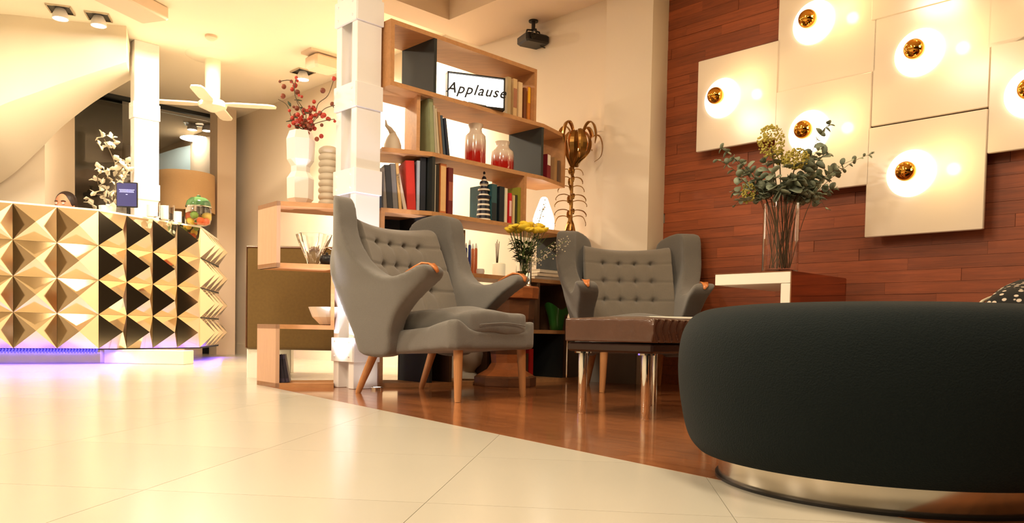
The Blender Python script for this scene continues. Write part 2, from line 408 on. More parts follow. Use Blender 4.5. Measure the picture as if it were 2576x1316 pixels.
# --- other walls -------------------------------------------------------
# end wall of the far room, parallel to the bookshelf
ew = MB().box((-3.2, 8.6, CEIL/2), (7.6, .12, CEIL)); struct(obj('wall_far', ew, M['dark_wall'], None, W0, ANG))
lw = MB().box((-10.6, 4.5, CEIL/2), (.1, 21, CEIL)); struct(obj('wall_left', lw, M['wall']))
rw2 = MB().box((-6.9, -4.8, CEIL/2), (8.2, .1, CEIL)); struct(obj('wall_rear_pale', rw2, M['wall']))  # unseen; pale here, dark beyond, to shape the bar's reflections
rw = MB().box((1.6, -4.8, CEIL/2), (8.8, .1, CEIL)); struct(obj('wall_front', rw, mat('rear_wall', rgb(56, 46, 36), .7)))
rr = MB().box((4.6, -.9, CEIL/2), (.1, 8.2, CEIL)); struct(obj('wall_side', rr, mat('side_wall', rgb(96, 66, 44), .7)))
# --- ceiling -----------------------------------------------------------
ce = MB().box((-2.5, 4.5, CEIL+.05), (17, 21, .1)); struct(obj('ceiling', ce, M['ceil']))
I_ = flr(1130, 50, 2.6); O_ = flr(1132, 91, 2.6)
Ia, Ib = (I_-W0).dot(U), (I_-W0).dot(V); Oa, Ob = (O_-W0).dot(U), (O_-W0).dot(V)
so = MB().box(((Ia-3.2)/2-.0, (Ib+Ob)/2, 2.70), (3.2+Ia+.0 if False else abs(-3.6-0.0), Ob-Ib, .20))
so = MB().box(((-3.6-.08)/2, (Ib+Ob)/2, 2.70), (3.52, Ob-Ib, .20)); struct(obj('trim_3', so, M['soffit'], None, W0, ANG))
so2 = MB().box(((Ia-.08)/2, (Ib-3.5)/2, 2.70), (abs(Ia)-.08, Ib+3.5, .20)); struct(obj('trim_4', so2, M['soffit'], None, W0, ANG))
# lobby bulkhead with the curved sweep beneath it (upper left)
E1 = [atY(-140, 330, 6.5), atY(-40, 285, 6.5), atY(20, 258, 6.5), atY(90, 233, 6.55), atY(150, 211, 6.6), atY(230, 184, 6.65), atY(318, 156, 6.7)]
E2 = [atY(-60, 500, 7.3), atY(30, 440, 7.3), atY(104, 372, 7.3), atY(150, 325, 7.3), atY(195, 288, 7.3), atY(250, 248, 7.3), atY(330, 200, 7.3)]
E1 = catmull(E1, 6); E2 = catmull(E2, 6); sw = MB(); n = len(E1); vs = []; fs = []
for a, b in zip(E1, E2): vs += [a, b, b+Vector((0, .05, .12)), Vector((a.x, a.y, CEIL)), ]
for i in range(n-1):
    q = i*4
    fs += [(q, q+4, q+5, q+1), (q+1, q+5, q+6, q+2), (q, q+3, q+7, q+4), (q+3, q+2, q+6, q+7)]
fs += [(0, 1, 2, 3), (4*n-1, 4*n-2, 4*n-3, 4*n-4)]
sw.add(vs, fs); struct(obj('trim_5', sw, M['ceil'], smooth='auto'))
lp = atY(108, 440, 7.32)
jb = MB().box((lp.x-1.1, 7.6, 1.35), (2.2, .5, 2.2)); struct(obj('trim_6', jb, M['wall']))
# far glazing (night window wall) parallel to the bookshelf
g0 = flr(394, 261, CEIL); g1 = flr(561, 297, CEIL); gb = (g0-W0).dot(V)
win = MB()
for a in (-4.6, -3.75, -2.9, -2.05, -1.2, -.25): win.box((a, gb, CEIL/2), (.05, .06, CEIL))
win.box((-2.42, gb, 2.78), (4.36, .06, .04)); win.box((-2.42, gb, .05), (4.36, .06, .1)); win.box((-2.42, gb, 1.05), (4.36, .04, .03))
wf = struct(obj('window_1', win, M['charcoal'], None, W0, ANG))
for a in (-4.17, -3.32, -2.47, -1.62, -.72):
    pn = obj('pane', MB().box((0, 0, 0), (.8, .01, 2.6)), M['glass'], wf, (a, gb, 1.42))
# dark panels of the night view behind the glazing on the left
nv = MB().box((-3.75, gb+.14, 1.4), (4.9, .06, 2.8)); struct(obj('wall_night', nv, M['black_glass'], None, W0, ANG))
for q, a in enumerate((-4.05, -5.0, -6.3)):
    pass
cp = flr(562, 872); cpl = MB().box((0, 0, CEIL/2), (.22, .2, CEIL)); struct(obj('trim_7', cpl, M['soffit'], None, (atY(560, 600, 9.2).x, 9.2, 0), ANG))
bb = MB().box((-.09, 3.9, .06), (.02, 7.2, .12)); struct(obj('baseboard_back', bb, M['wall'], None, W0, ANG))

# --- battened steel columns ---------------------------------------------
def column(label, loc, sa, sb, h, zs, ph_=.13):
    t = thing('steel_column', label, 'column', loc, ANG)
    obj('web', MB().box((sa/2, sb/2, h/2), (sa-.11, sb-.05, h)), M['white_metal'], t)
    fw = .05
    for (x0, y0) in ((0, 0), (0, sb-fw)): obj('flange', MB().bbox((sa/2, y0+fw/2, h/2), (sa, fw, h), .003), M['white_metal'], t)
    for z in zs:
        obj('batten_plate', MB().bbox((-.004, sb/2, z), (.014, sb+.012, ph_), .002).bbox((sa/2, -.004, z), (sa+.012, .012, ph_), .002), M['white_metal'], t)
        for dy in (.03, sb-.03):
            for dz in (-.035, .035): obj('rivet', MB().sphere((-.011, dy, z+dz), .007, 8, 5), M['white_metal'], t, smooth=True)
    return t
RC = Vector((-.842, 4.22, 0))
column('white battened steel column between the low shelf unit and the tall bookshelf', RC, .155, .20, CEIL, [.209, .658, 1.107, 1.556, 2.005, 2.454])
pr = atY(338, 500, 7.0)
column('cream steel column rising behind the mirrored bar', (pr.x, 7.0, 0), .21, .10, CEIL, [.80, 1.50, 2.20], .14)
for i, (px, py) in enumerate(((825, 973), (948, 981))):
    p = flr(px, py); t = thing('uplight', ('small round floor uplight left of the white column, below the low shelf', 'small round floor uplight right of the white column, behind the chair leg')[i], 'lamp', p)
    obj('bezel', MB().lathe([(.0, 0), (.034, 0), (.034, .012), (.026, .016), (.024, .010), (0, .010)], 20), M['chrome'], t, smooth='auto')
    obj('lens', MB().lathe([(.0001, .010), (.023, .010), (.020, .0145), (.0001, .0155)], 16), M['lampwhite'], t)
spot('uplight_beam', (-.86, 4.02, .03), (-.02, .16, 1), 30, (.86, .84, 1), 70, .02)
spot('uplight_beam', (-.62, 4.12, .03), (-.12, .10, 1), 30, (.86, .84, 1), 70, .02)
spot('uplight_beam', (-.99, 4.2, .03), (.04, .1, 1), 9, (.86, .84, 1), 70, .02)

# ================================================================ LAMP PANELS
PO = .085   # face of the panels in front of the wall
def wallpt(px, py, off=PO):
    r = ray(px, py); o = Vector((0, 0, H)); n_ = U
    t = ((W0-U*off)-o).dot(n_)/r.dot(n_); p = o+r*t
    return (p-W0).dot(V), p.z
specs = [   # two opposite corners (photo frame) give the place of each 0.55-0.6 m panel on the wall
    ((1757, 155), (1953, 350), 'white square lamp panel hanging alone at the lower left of the wall cluster', (1818, 248)),
    ((1962, -85), (2203, 181), 'square lamp panel above the eucalyptus panel, cut by the top of the picture', (2047, 57)),
    ((1953, 232), (2186, 466), 'square lamp panel directly behind the eucalyptus bouquet', (2037, 333)),
    ((2199, 37), (2487, 270), 'square lamp panel in the middle of the cluster, second column from the right', (2313, 133)),
    ((2184, 323), (2475, 578), 'lowest square lamp panel, hanging right of the eucalyptus bouquet', (2293, 437)),
    ((2492, 106), (2770, 350), 'square lamp panel cut by the right edge of the picture', (2600, 232)),
    ((2203, -272), (2490, -24), 'square lamp panel showing only a sliver at the top above the middle one', None),
    ((2496, -200), (2776, 60), 'square lamp panel in the top right corner of the picture', None)]
for i, (c0, c1, lab, ctr) in enumerate(specs):
    b0, z1 = wallpt(*c0); b1, z0 = wallpt(*c1); w_, h_ = abs(b1-b0)-.004, abs(z1-z0)-.004
    cb, cz = (b0+b1)/2, (z0+z1)/2
    off = .0 if i % 2 else .006
    base = uv(0, cb, cz)
    t = thing('lamp_panel', lab, 'wall lamp', base, ANG, 'square lamp panels on the wood wall')
    obj('panel', MB().bbox((-PO+.012-off, 0, 0), (.024, w_, h_), .004), M['panel'], t)
    obj('wall_mount', MB().box((-PO/2, 0, 0), (PO-.012, w_*.7, h_*.7)), M['panel'], t)
    if ctr: lb, lz = wallpt(*ctr); lb -= cb; lz -= cz
    else: lb, lz = 0.0, 0.0
    mx = Matrix.Translation((-PO-off, lb, lz)) @ Matrix.Rotation(-PI/2, 4, 'Y')
    pr_ = [(.0, 0), (.116, 0), (.118, .006), (.11, .016), (.08, .021), (.045, .012), (.0, .009)]
    obj('reflector_disc', MB().lathe(pr_, 48, mx, cap=False), M['disc'], t, smooth=True)
    obj('bulb', MB().sphere((-PO-off-.072, lb, lz), .05, 24, 16), M['goldbulb'], t, smooth=True)
    obj('socket', MB().lathe([(.02, .008), (.02, .03), (.016, .035)], 16, mx), M['gloss_white'], t, smooth='auto')
    l = bpy.data.lights.new('panel_light', 'POINT'); l.energy = 1.3; l.color = (1, .74, .32); l.shadow_soft_size = .03
    for (dy, dz) in ((-.16, .02),):
        lo = bpy.data.objects.new('panel_light', l); C.objects.link(lo); lo.location = base+U*(-PO-.13)+V*(lb+dy)+Vector((0, 0, lz+dz))

# ================================================================ BOOKSHELF
P1 = Vector((-.468, 4.50, 0)); BZ = [.012, .327, .654, .98, 1.31, 1.64, 1.965]; TH = .024; DEP = .30
def mline(px, py, inset=0.0, o=P1, d=U, nrm=V):
    """point on a vertical shelf plane (o, d) seen at a photo column; inset moves it inward"""
    r = ray(px, py); q = o+nrm*inset
    den = r.x*d.y-r.y*d.x
    t = (q.x*d.y-q.y*d.x)/den
    return Vector((r.x*t, r.y*t, 0))
P2u = mline(1367, 380); P2l = mline(1436, 650)
P3u = P2u+Vector((.158, .27, 0)); P3l = P2l+Vector((.175, .37, 0))
EU = (P3u-P2u).normalized(); EV = Vector((-EU.y, EU.x, 0))
P0 = Vector((-1.262, 4.24, 0)); PL = Vector((-.965, 4.305, 0)); LU = (PL-P0).normalized(); LV = Vector((-LU.y, LU.x, 0))
PM = Vector((-.735, 4.40, 0)); SU = (P1-PM).normalized(); SV = Vector((-SU.y, SU.x, 0))
def board(t, z, fr, bk, m='oak', name='shelf_board'):
    base = t.location
    return obj(name, MB().prism([((p-base).x, (p-base).y) for p in fr]+[((p-base).x, (p-base).y) for p in reversed(bk)], z-TH/2, z+TH/2), M[m], t)
def upright(t, p, nrm, along, z0, z1, m, name, dep=DEP, th=.02):
    base = t.location; q = p-base
    poly = [q, q+along*th, q+along*th+nrm*dep, q+nrm*dep]
    return obj(name, MB().prism([(v.x, v.y) for v in poly], z0+TH/2, z1-TH/2), M[m], t)
bs = thing('bookshelf', 'tall oak bookshelf with charcoal dividers standing between the white column and the back wall', 'bookshelf', P1.copy())
tl = mline(983, 140); tr = mline(1350, 240)
b1 = P1+V*DEP
for z in BZ:
    if z > 1.9: board(bs, z, [tl, tr], [tl+V*DEP, tr+V*DEP])
    elif z > 1.6: board(bs, z, [tl, P2u, P3u], [tl+V*DEP, P2u+V*DEP, P3u+EV*.22])
    elif z > 1.3: board(bs, z, [PM, P1, P2u, P3u], [PM+SV*DEP, b1, P2u+V*DEP, P3u+EV*.22])
    else: board(bs, z, [PM, P1, P2l, P3l], [PM+SV*DEP, b1, P2l+V*DEP, P3l+EV*.28])
# top box
upright(bs, tl, V, U, 1.64, 1.965, 'oak', 'upright', th=.024)
upright(bs, tr-U*.02, V, U, 1.64, 1.965, 'oak', 'upright')
for k in range(6): upright(bs, P1, V, U, BZ[k], BZ[k+1], 'charcoal', 'dark_divider') if k != 4 else None
up4 = mline(1048, 320, .0, PM, SU, SV); upright(bs, up4, SV, SU, 1.31, 1.64, 'oak', 'upright', dep=.3)
upright(bs, P2u-U*.02, V, U, 1.31, 1.64, 'charcoal', 'dark_divider')
upright(bs, P3u-EU*.02, EV, EU, 1.31, 1.64, 'oak', 'upright', dep=.22)
upright(bs, mline(1318, 520), V, U, .98, 1.31, 'oak', 'upright')
upright(bs, mline(1146, 640), V, U, .654, .98, 'oak', 'upright')
upright(bs, P2l-U*.02, V, U, .654, .98, 'charcoal', 'dark_divider')
upright(bs, P3l-EU*.02, EV, EU, .012, .98, 'oak', 'upright', dep=.28)
upright(bs, mline(1352, 780), V, U, .327, .654, 'brown_panel', 'upright')
upright(bs, mline(1422, 780), V, U, .012, .654, 'brown_panel', 'upright')
upright(bs, mline(1130, 930), V, U, .012, .327, 'brown_panel', 'upright')
upright(bs, mline(1225, 930), V, U, .012, .327, 'brown_panel', 'upright')
upright(bs, mline(1418, 930)-U*.03, V, U, .012, .327, 'charcoal', 'dark_divider')
upright(bs, PM, SV, SU, .012, .98, 'oak', 'upright')
cb_ = lambda a, b, z0, z1, m, name: obj(name, MB().prism([((v-P1).x, (v-P1).y) for v in (a+V*(DEP-.012), b+V*(DEP-.012), b+V*DEP, a+V*DEP)], z0+TH/2, z1-TH/2), M[m], bs)
cb_(mline(1345, 780), P2l, .327, .654, 'soffit', 'back_panel')
cb_(mline(1240, 930), P2l, .012, .327, 'charcoal', 'back_panel')
cb_(P1, mline(1130, 930), .012, .327, 'brown_panel', 'back_panel')
obj('back_panel', MB().prism([((v-P1).x, (v-P1).y) for v in (P2l+V*.0, P3l, P3l+EV*.012, P2l+V*.012+U*.0)], .02, .31), M['brown_panel'], bs)
obj('back_panel', MB().prism([((v-P1).x, (v-P1).y) for v in (PM+SV*.29, b1, b1+V*.012, PM+SV*.302)], .654+TH/2, .98-TH/2), M['charcoal'], bs)
# left low unit
ls = thing('low_shelf', 'low open oak shelf unit with pale end panels left of the white column', 'shelf', P0.copy())
EPV = Vector((-.16, .19, 0))
for z in BZ[:4]:
    board(ls, z, [P0, PL], [P0+EPV, PL+LV*DEP], 'oak')
for z0, z1 in ((0.012, .327), (.654, .98)):
    q = [Vector((0, 0, 0)), LU*.02, LU*.02+EPV, EPV]
    obj('end_panel', MB().prism([(v.x, v.y) for v in q], z0-.012, z1+.012), M['oak_pink'], ls)
upright(ls, PL-LU*.02, LV, LU, .327, .654, 'oak', 'upright')

# ---- things on the shelves ----
def book(px, py, z, w_, h_, d_, cov, label, line=(P1, U, V), tilt=0.0, inset=.03, band=None, group='books on the bookshelf'):
    p = mline(px, py, inset, *line); ang = math.atan2(line[1].y, line[1].x)
    z += TH/2+.001+abs(math.sin(tilt))*w_*.5*0
    t = thing('book', label, 'book', (p.x, p.y, z), ang, group)
    mx = Matrix.Rotation(tilt, 4, 'Y')
    lift = abs(math.sin(tilt))*w_/2
    mx = Matrix.Translation((0, 0, lift)) @ mx
    c = MB(); k = .0025
    c.box((-w_/2+k/2, d_/2, h_/2), (k, d_, h_), mx).box((w_/2-k/2, d_/2, h_/2), (k, d_, h_), mx).box((0, k/2, h_/2), (w_-.001, k, h_), mx)
    obj('cover', c, cov, t)
    obj('pages', MB().box((0, d_/2+.001, h_/2), (w_-2*k, d_-.008, h_-.008), mx), M['paper'], t)
    if band: obj('spine_label', MB().box((0, -.0006, h_*band[1]), (w_*.8, .0012, h_*band[2]), mx), band[0], t)
    return t
top = 1.64; LP = (P1, U, V); SP = (PM, SU, SV)
book(1281, 250, top, .03, .235, .20, colm(196, 172, 130), 'thick beige book right of the lit sign, first of the upright row', LP)
book(1296, 250, top, .035, .235, .2, colm(226, 190, 138), 'cream book with a worn spine on the top shelf', LP, band=(colm(180, 120, 90), .5, .5))
book(1309, 255, top, .035, .225, .2, colm(236, 204, 160), 'pale cream book third from the sign on the top shelf', LP)
book(1321, 258, top, .022, .20, .2, colm(120, 66, 36), 'brown book beside the yellow topped one on the top shelf', LP)
book(1331, 258, top, .026, .215, .2, colm(214, 130, 52), 'orange book with a yellow upper spine at the end of the top shelf', LP, band=(colm(250, 190, 40), .75, .45))
# row 1.31
ROW = 1.31
book(1089, 350, ROW, .030, .30, .10, colm(150, 158, 120), 'large sage green book leaning left on the third shelf', LP, tilt=-.06)
book(1098, 360, ROW, .016, .27, .14, colm(190, 182, 160), 'thin pale grey book leaning against the green one', LP, tilt=-.09)
book(1104, 365, ROW, .018, .255, .2, colm(206, 190, 160), 'thin cream book leaning beside the grey one', LP, tilt=-.11)
book(1112, 370, ROW, .018, .24, .2, colm(176, 130, 84), 'slim tan book leaning on the third shelf', LP, tilt=-.12)
book(1119, 370, ROW, .018, .225, .2, colm(60, 78, 98), 'slim slate blue book leaning on the third shelf', LP, tilt=-.13)
book(1129, 375, ROW, .018, .215, .2, colm(36, 44, 66), 'dark navy book, last of the leaning row on the third shelf', LP, tilt=-.15)
EL = (P2u, EU, EV)
book(1381, 410, ROW, .05, .16, .15, colm(130, 24, 36), 'maroon book with a white upper spine in the right end cell', EL, band=(colm(240, 232, 222), .78, .42), inset=.02)
book(1398, 415, ROW, .04, .16, .15, colm(176, 136, 90), 'tan book beside the maroon one in the right end cell', EL, inset=.02)
book(1408, 420, ROW, .022, .15, .15, colm(120, 92, 70), 'thin brown book in the right end cell', EL, inset=.02)
# row .98 left
ROW = .98
for px, w_, h_, c, t_, lab in ((958, .03, .2, (70, 84, 110), 0, 'blue grey book at the left end of the fourth shelf beside the column'),
        (969, .03, .22, (150, 140, 130), -.08, 'grey and white book leaning beside the blue grey one'), (982, .035, .24, (58, 58, 62), -.08, 'charcoal book leaning in the left part of the fourth shelf'),
        (996, .03, .25, (120, 116, 116), -.08, 'mottled grey book leaning left of the tan one'), (1008, .018, .255, (210, 170, 110), -.09, 'slim tan book leaning in the left part of the fourth shelf'),
        (1020, .02, .20, (206, 186, 170), -.22, 'short pale book tilted against the tan one'),
        (1036, .05, .275, (196, 42, 30), -.05, 'big bright red book left of the dark divider'), (1052, .018, .28, (170, 180, 196), 0, 'thin pale blue book right of the big red one'),
        (1064, .03, .30, (26, 30, 40), 0, 'near black tall book against the dark divider')):
    book(px, 480, ROW, w_, h_, .2, colm(*c), lab, SP, tilt=t_)
for px, w_, h_, c, b, lab in ((1092, .022, .27, (200, 190, 170), None, 'white spined book just right of the dark divider on the fourth shelf'), (1100, .018, .275, (40, 32, 26), None, 'thin black book between the white and the patterned one'),
        (1114, .045, .285, (206, 120, 66), ((236, 190, 130), .5, .9), 'thick orange patterned book on the fourth shelf'), (1133, .035, .27, (110, 26, 32), ((170, 90, 70), .5, .4), 'maroon book with faded lettering beside the patterned one'),
        (1243, .045, .225, (40, 84, 92), ((26, 40, 50), .25, .5), 'teal book right of the striped pagoda'), (1262, .04, .22, (20, 30, 40), None, 'dark navy book beside the teal one'),
        (1273, .022, .215, (238, 226, 200), None, 'cream book between the navy and the red one'), (1284, .022, .19, (214, 30, 44), ((240, 200, 200), .5, .5), 'bright red slim book on the fourth shelf'),
        (1293, .016, .18, (226, 206, 150), None, 'thin cream book right of the red one'), (1299, .014, .185, (60, 60, 40), None, 'thin dark book before the green ones'),
        (1307, .03, .235, (150, 150, 50), None, 'yellow green book near the right end of the fourth shelf')):
    book(px, 520, ROW, w_, h_, .2, colm(*c), lab, LP, band=(colm(*b[0]), b[1], b[2]) if b else None)
# row .654 : framed piece, tapers, candles
ROW = .654
p = mline(1160, 640, .06); t = thing('framed_picture', 'narrow brown framed picture leaning behind the blue candles', 'picture', (p.x, p.y, ROW+TH/2), ANG)
obj('frame', MB().box((0, 0, .13), (.05, .012, .25)), M['brown_panel'], t); obj('picture', MB().box((0, -.007, .135), (.034, .003, .2)), colm(190, 140, 80), t)
for i, (px, h_, c, lab) in enumerate(((1172, .165, (36, 46, 110), 'dark blue candle with a white tip, leftmost of the candle row'), (1181, .185, (44, 54, 124), 'tallest dark blue candle of the candle row'), (1189, .165, (206, 112, 60), 'orange candle next to the blue ones'), (1197, .17, (196, 104, 58), 'rightmost orange candle of the row'))):
    p = mline(px, 650, .07); t = thing('candle', lab, 'candle', (p.x, p.y, ROW+TH/2), 0, 'coloured candles on the shelf')
    obj('wax', MB().lathe([(.009, 0), (.0095, .01), (.009, h_-.02), (.007, h_-.012)], 12), colm(*c), t, smooth='auto'); obj('tip', MB().lathe([(.007, h_-.012), (.006, h_+.005), (.002, h_+.018)], 10), M['ceramic'], t, smooth='auto')
p = mline(1207, 684, .06); tag(obj('bowl', MB().lathe([(.012, 0), (.026, .004), (.029, .02), (.026, .034), (.023, .034), (.022, .02), (.01, .008)], 20), M['ceramic'], None, (p.x, p.y, ROW+TH/2), smooth='auto'), 'small round white jar beside the orange candles', 'jar')
p = mline(1255, 675, .05); tag(obj('pillar_candle', MB().lathe([(.038, 0), (.041, .004), (.041, .074), (.037, .078), (.03, .072), (.002, .070)], 28), M['cream'], None, (p.x, p.y, ROW+TH/2), smooth='auto'), 'thick cream pillar candle glowing on the shelf above the chair arm', 'candle')
p = mline(1251, 640, .15); t = thing('reed_diffuser', 'small glass bottle of thin reeds behind the pillar candle', 'diffuser', (p.x, p.y, ROW+TH/2))
obj('bottle', MB().lathe([(.022, 0), (.024, .01), (.022, .05), (.01, .062), (.01, .075)], 16), M['glass'], t, smooth='auto')
for k in range(5): obj('reed', MB().tube([(0, 0, .01), ((k-2)*.006, .004*(k % 2), .215+.012*(k % 3))], .0016, 5), M['stem'], t)
p = mline(1298, 684, .05); tag(obj('tray', MB().lathe([(.05, 0), (.056, .006), (.056, .022), (.05, .022), (.048, .008), (.001, .007)], 24), M['cream'], None, (p.x, p.y, ROW+TH/2), smooth='auto'), 'low cream dish right of the pillar candle', 'dish')
# flat book stacks row .654 right
for i, (px, w_, c, lab) in enumerate(((1382, .26, (170, 160, 150), 'grey flat book at the bottom of the stack right of the yellow flowers'), (1384, .24, (232, 214, 190), 'cream flat book in the middle of the stack right of the yellow flowers'), (1386, .22, (236, 224, 205), 'pale flat book on top of the stack right of the yellow flowers'))):
    p = mline(px, 690, .04); t = thing('book', lab, 'book', (p.x, p.y, ROW+TH/2+i*.023), ANG+.1*(i-1)*.4, 'flat books by the yellow flowers')
    obj('cover', MB().box((0, .09, .0015), (w_, .18, .003)).box((0, .09, .0205), (w_, .18, .003)).box((0, .0015, .011), (w_, .003, .022)), colm(*c), t); obj('pages', MB().box((0, .092, .011), (w_-.006, .17, .016)), M['paper'], t)
# row .327 green vase + books
p = mline(1402, 815, .07)
gv = MB(); vs = []; fs = []; nn = 28
for k in range(nn):
    a = 2*PI*k/nn; top_ = .135+.05*abs(math.cos(a*1.5+.4))**1.5
    for (r, z) in ((.044, 0), (.05, .006), (.058, .05), (.068, .095), (.078+.02*abs(math.cos(a*1.5+.4)), top_), (.072+.02*abs(math.cos(a*1.5+.4)), top_-.004), (.06, .095), (.046, .05), (.03, .012), (.002, .010), (.002, .0)):
        vs.append((r*math.cos(a), r*math.sin(a), z))
q = 11
for k in range(nn):
    for j in range(q): fs.append((k*q+j, ((k+1) % nn)*q+j, ((k+1) % nn)*q+(j+1) % q, k*q+(j+1) % q))
gv.add(vs, fs); tag(obj('handkerchief_vase', gv, mat('green_art_glass', rgb(58, 124, 52), .12), None, (p.x, p.y, .327+TH/2), smooth='auto'), 'dark green glass vase with a folded wavy rim on the lower shelf', 'vase')
for i, (px, c, lab) in enumerate(((1337, (200, 190, 160), 'cream book standing beside the pedestal stool on the lower shelf'), (1344, (120, 116, 110), 'grey book standing beside the cream one on the lower shelf'))):
    book(px, 800, .327, .02, .24, .2, colm(*c), lab, LP)
# row 0: urn, red book
p = mline(1178, 925, .13); tag(obj('urn', MB().lathe([(.06, 0), (.075, .01), (.06, .035), (.04, .05), (.05, .07), (.085, .10), (.10, .16), (.098, .22), (.09, .26), (.085, .26), (.08, .2), (.05, .1), (.002, .08)], 32), M['ceramic_grey'], None, (p.x, p.y, BZ[0]+TH/2), smooth='auto'), 'pale stoneware urn on the bottom shelf behind the chair legs', 'urn')
book(1336, 915, BZ[0], .04, .19, .2, colm(178, 34, 30), 'red book on the bottom shelf behind the pedestal stool', LP, inset=.06)
book(1322, 915, BZ[0], .05, .16, .2, colm(90, 70, 50), 'brown book on the bottom shelf beside the red one', LP, inset=.06)
# lit sign
p = mline(1196, 228, .06); t = thing('lightbox_sign', 'lit white lightbox with the handwritten word Applause in a black frame', 'sign', (p.x, p.y, 1.64+TH/2), ANG-.45)
sw_, sh_ = .355, .19
f = MB(); 
for (c, d) in (((0, 0, .006), (sw_, .05, .012)), ((0, 0, sh_-.004), (sw_, .05, .008)), ((-sw_/2+.004, 0, sh_/2), (.008, .05, sh_)), ((sw_/2-.004, 0, sh_/2), (.008, .05, sh_)), ((0, .022, sh_/2), (sw_, .004, sh_))): f.box(c, d)
obj('frame', f, M['black'], t); obj('light_panel', MB().box((0, -.012, sh_/2), (sw_-.018, .006, sh_-.02)), M['signface'], t)
def text(s_, size, mt, parent, loc, rot, shear=0, name='lettering', ext=.0008, bold=0):
    cu = bpy.data.curves.new('t', 'FONT'); cu.body = s_; cu.size = size; cu.align_x = 'CENTER'; cu.align_y = 'CENTER'; cu.extrude = ext; cu.offset = bold; cu.shear = shear; cu.space_character = 1.15; cu.resolution_u = 3
    o = bpy.data.objects.new('t', cu); C.objects.link(o); dg = bpy.context.evaluated_depsgraph_get(); me = bpy.data.meshes.new_from_object(o.evaluated_get(dg)); bpy.data.objects.remove(o)
    return link(name, me, mt, parent, loc, rot=rot)
text('Applause', .087, M['darkline'], t, (0, -.0162, sh_*.52), (PI/2, 0, 0), .35, bold=.0012)
for i, (px, r, lab) in enumerate(((1215, -.15, 'dark thin magazine lying open in front of the lit sign'), (1196, .12, 'grey thin magazine under the open one before the sign'))):
    p = mline(px, 268, .02); t = thing('magazine', lab, 'magazine', (p.x, p.y, 1.64+TH/2+.012*(1-i)), ANG+r)
    obj('cover', MB().box((0, .05, .005), (.20, .10, .002)).box((0, .05, .0), (.20, .10, .002)), colm(80, 66, 56) if i == 0 else colm(150, 140, 124), t); obj('pages', MB().box((0, .05, .0025), (.196, .096, .003)), M['paper'], t)
# red and white vases
def vase(px, py, z, prof, m, label, inset=.12, line=LP, n=32, name='vase', cat='vase', group=None):
    p = mline(px, py, inset, *line); o = obj(name, MB().lathe(prof, n), m, None, (p.x, p.y, z+TH/2), smooth='auto'); tag(o, label, cat, group); return o
vase(1196, 360, 1.31, [(.05, 0), (.062, .006), (.064, .03), (.064, .15), (.06, .185), (.04, .205), (.036, .225), (.044, .245), (.046, .255), (.038, .255), (.03, .225), (.03, .2), (.002, .19)], M['redglaze'], 'taller of the two red and white glazed vases on the third shelf')
vase(1264, 385, 1.31, [(.058, 0), (.07, .006), (.073, .03), (.073, .10), (.068, .13), (.045, .15), (.04, .165), (.046, .185), (.048, .19), (.04, .19), (.034, .165), (.002, .15)], M['redglaze2'], 'shorter of the two red and white glazed vases on the third shelf')
# striped pagoda ornament
vase(1217, 500, .98, [(.042, 0), (.045, .004), (.04, .06), (.036, .11), (.034, .13), (.042, .136), (.043, .15), (.03, .158), (.028, .178), (.038, .185), (.036, .192), (.024, .2), (.021, .215), (.028, .222), (.026, .236), (.016, .245), (.012, .265), (.008, .268), (.006, .285), (.0085, .292), (.003, .30)], M['stripe'], 'blue and white striped pagoda ornament on the fourth shelf', inset=.07, name='pagoda', cat='ornament')
# ceramic hand/bird figure
p = mline(988, 350, .10, *SP); t = thing('ceramic_figure', 'pale ceramic bird like figure beside the white column on the third shelf', 'figurine', (p.x, p.y, 1.31+TH/2), ANG)
obj('body', MB().lathe([(.04, 0), (.05, .01), (.048, .04), (.036, .075), (.02, .10), (.014, .115)], 20), M['ceramic_grey'], t, smooth='auto')
obj('beak', MB().tube([(0, 0, .10), (-.02, 0, .125), (-.045, 0, .14), (-.05, 0, .17)], [.018, .014, .009, .003], 8), M['ceramic_grey'], t, smooth=True)
# pear lamp and palm lamp
LAMP = mline(1367, 580, .14)
t = thing('table_lamp', 'glowing white pear shaped lamp on the shelf beside the brass palm lamp', 'lamp', (LAMP.x, LAMP.y, .98+TH/2))
obj('shade', MB().lathe([(.05, .004), (.066, .012), (.073, .05), (.070, .09), (.058, .13), (.043, .17), (.030, .205), (.022, .225), (.012, .232), (.001, .233)], 32), M['shade'], t, smooth=True); obj('base', MB().lathe([(.045, 0), (.05, .002), (.05, .006)], 24), M['ceramic'], t)
PLM = mline(1434, 590, .10) 
t = thing('palm_lamp', 'tall brass palm tree table lamp with curling leaves at the right end of the bookshelf', 'lamp', (PLM.x, PLM.y, .98+TH/2))
ps = 5.35/2000.0
obj('trunk', MB().tube([(0, 0, .02), (0, 0, .1), (.004, 0, .2), (.004, 0, .34), (.008, 0, .46)], [.02, .014, .012, .011, .012], 12), M['brass'], t, smooth=True)
obj('collar', MB().lathe([(.014, .41), (.022, .42), (.024, .44), (.018, .455), (.012, .46)], 16), M['brass'], t, smooth='auto')
for k in range(6):
    a = 2*PI*k/6+.3; d = Vector((math.cos(a), math.sin(a), 0))
    obj('root_leaf', MB().ribbon([d*.008+Vector((0, 0, .10)), d*.02+Vector((0, 0, .07)), d*.032+Vector((0, 0, .03)), d*.05+Vector((0, 0, .002))], [.012, .014, .011, .004]), M['brass'], t)
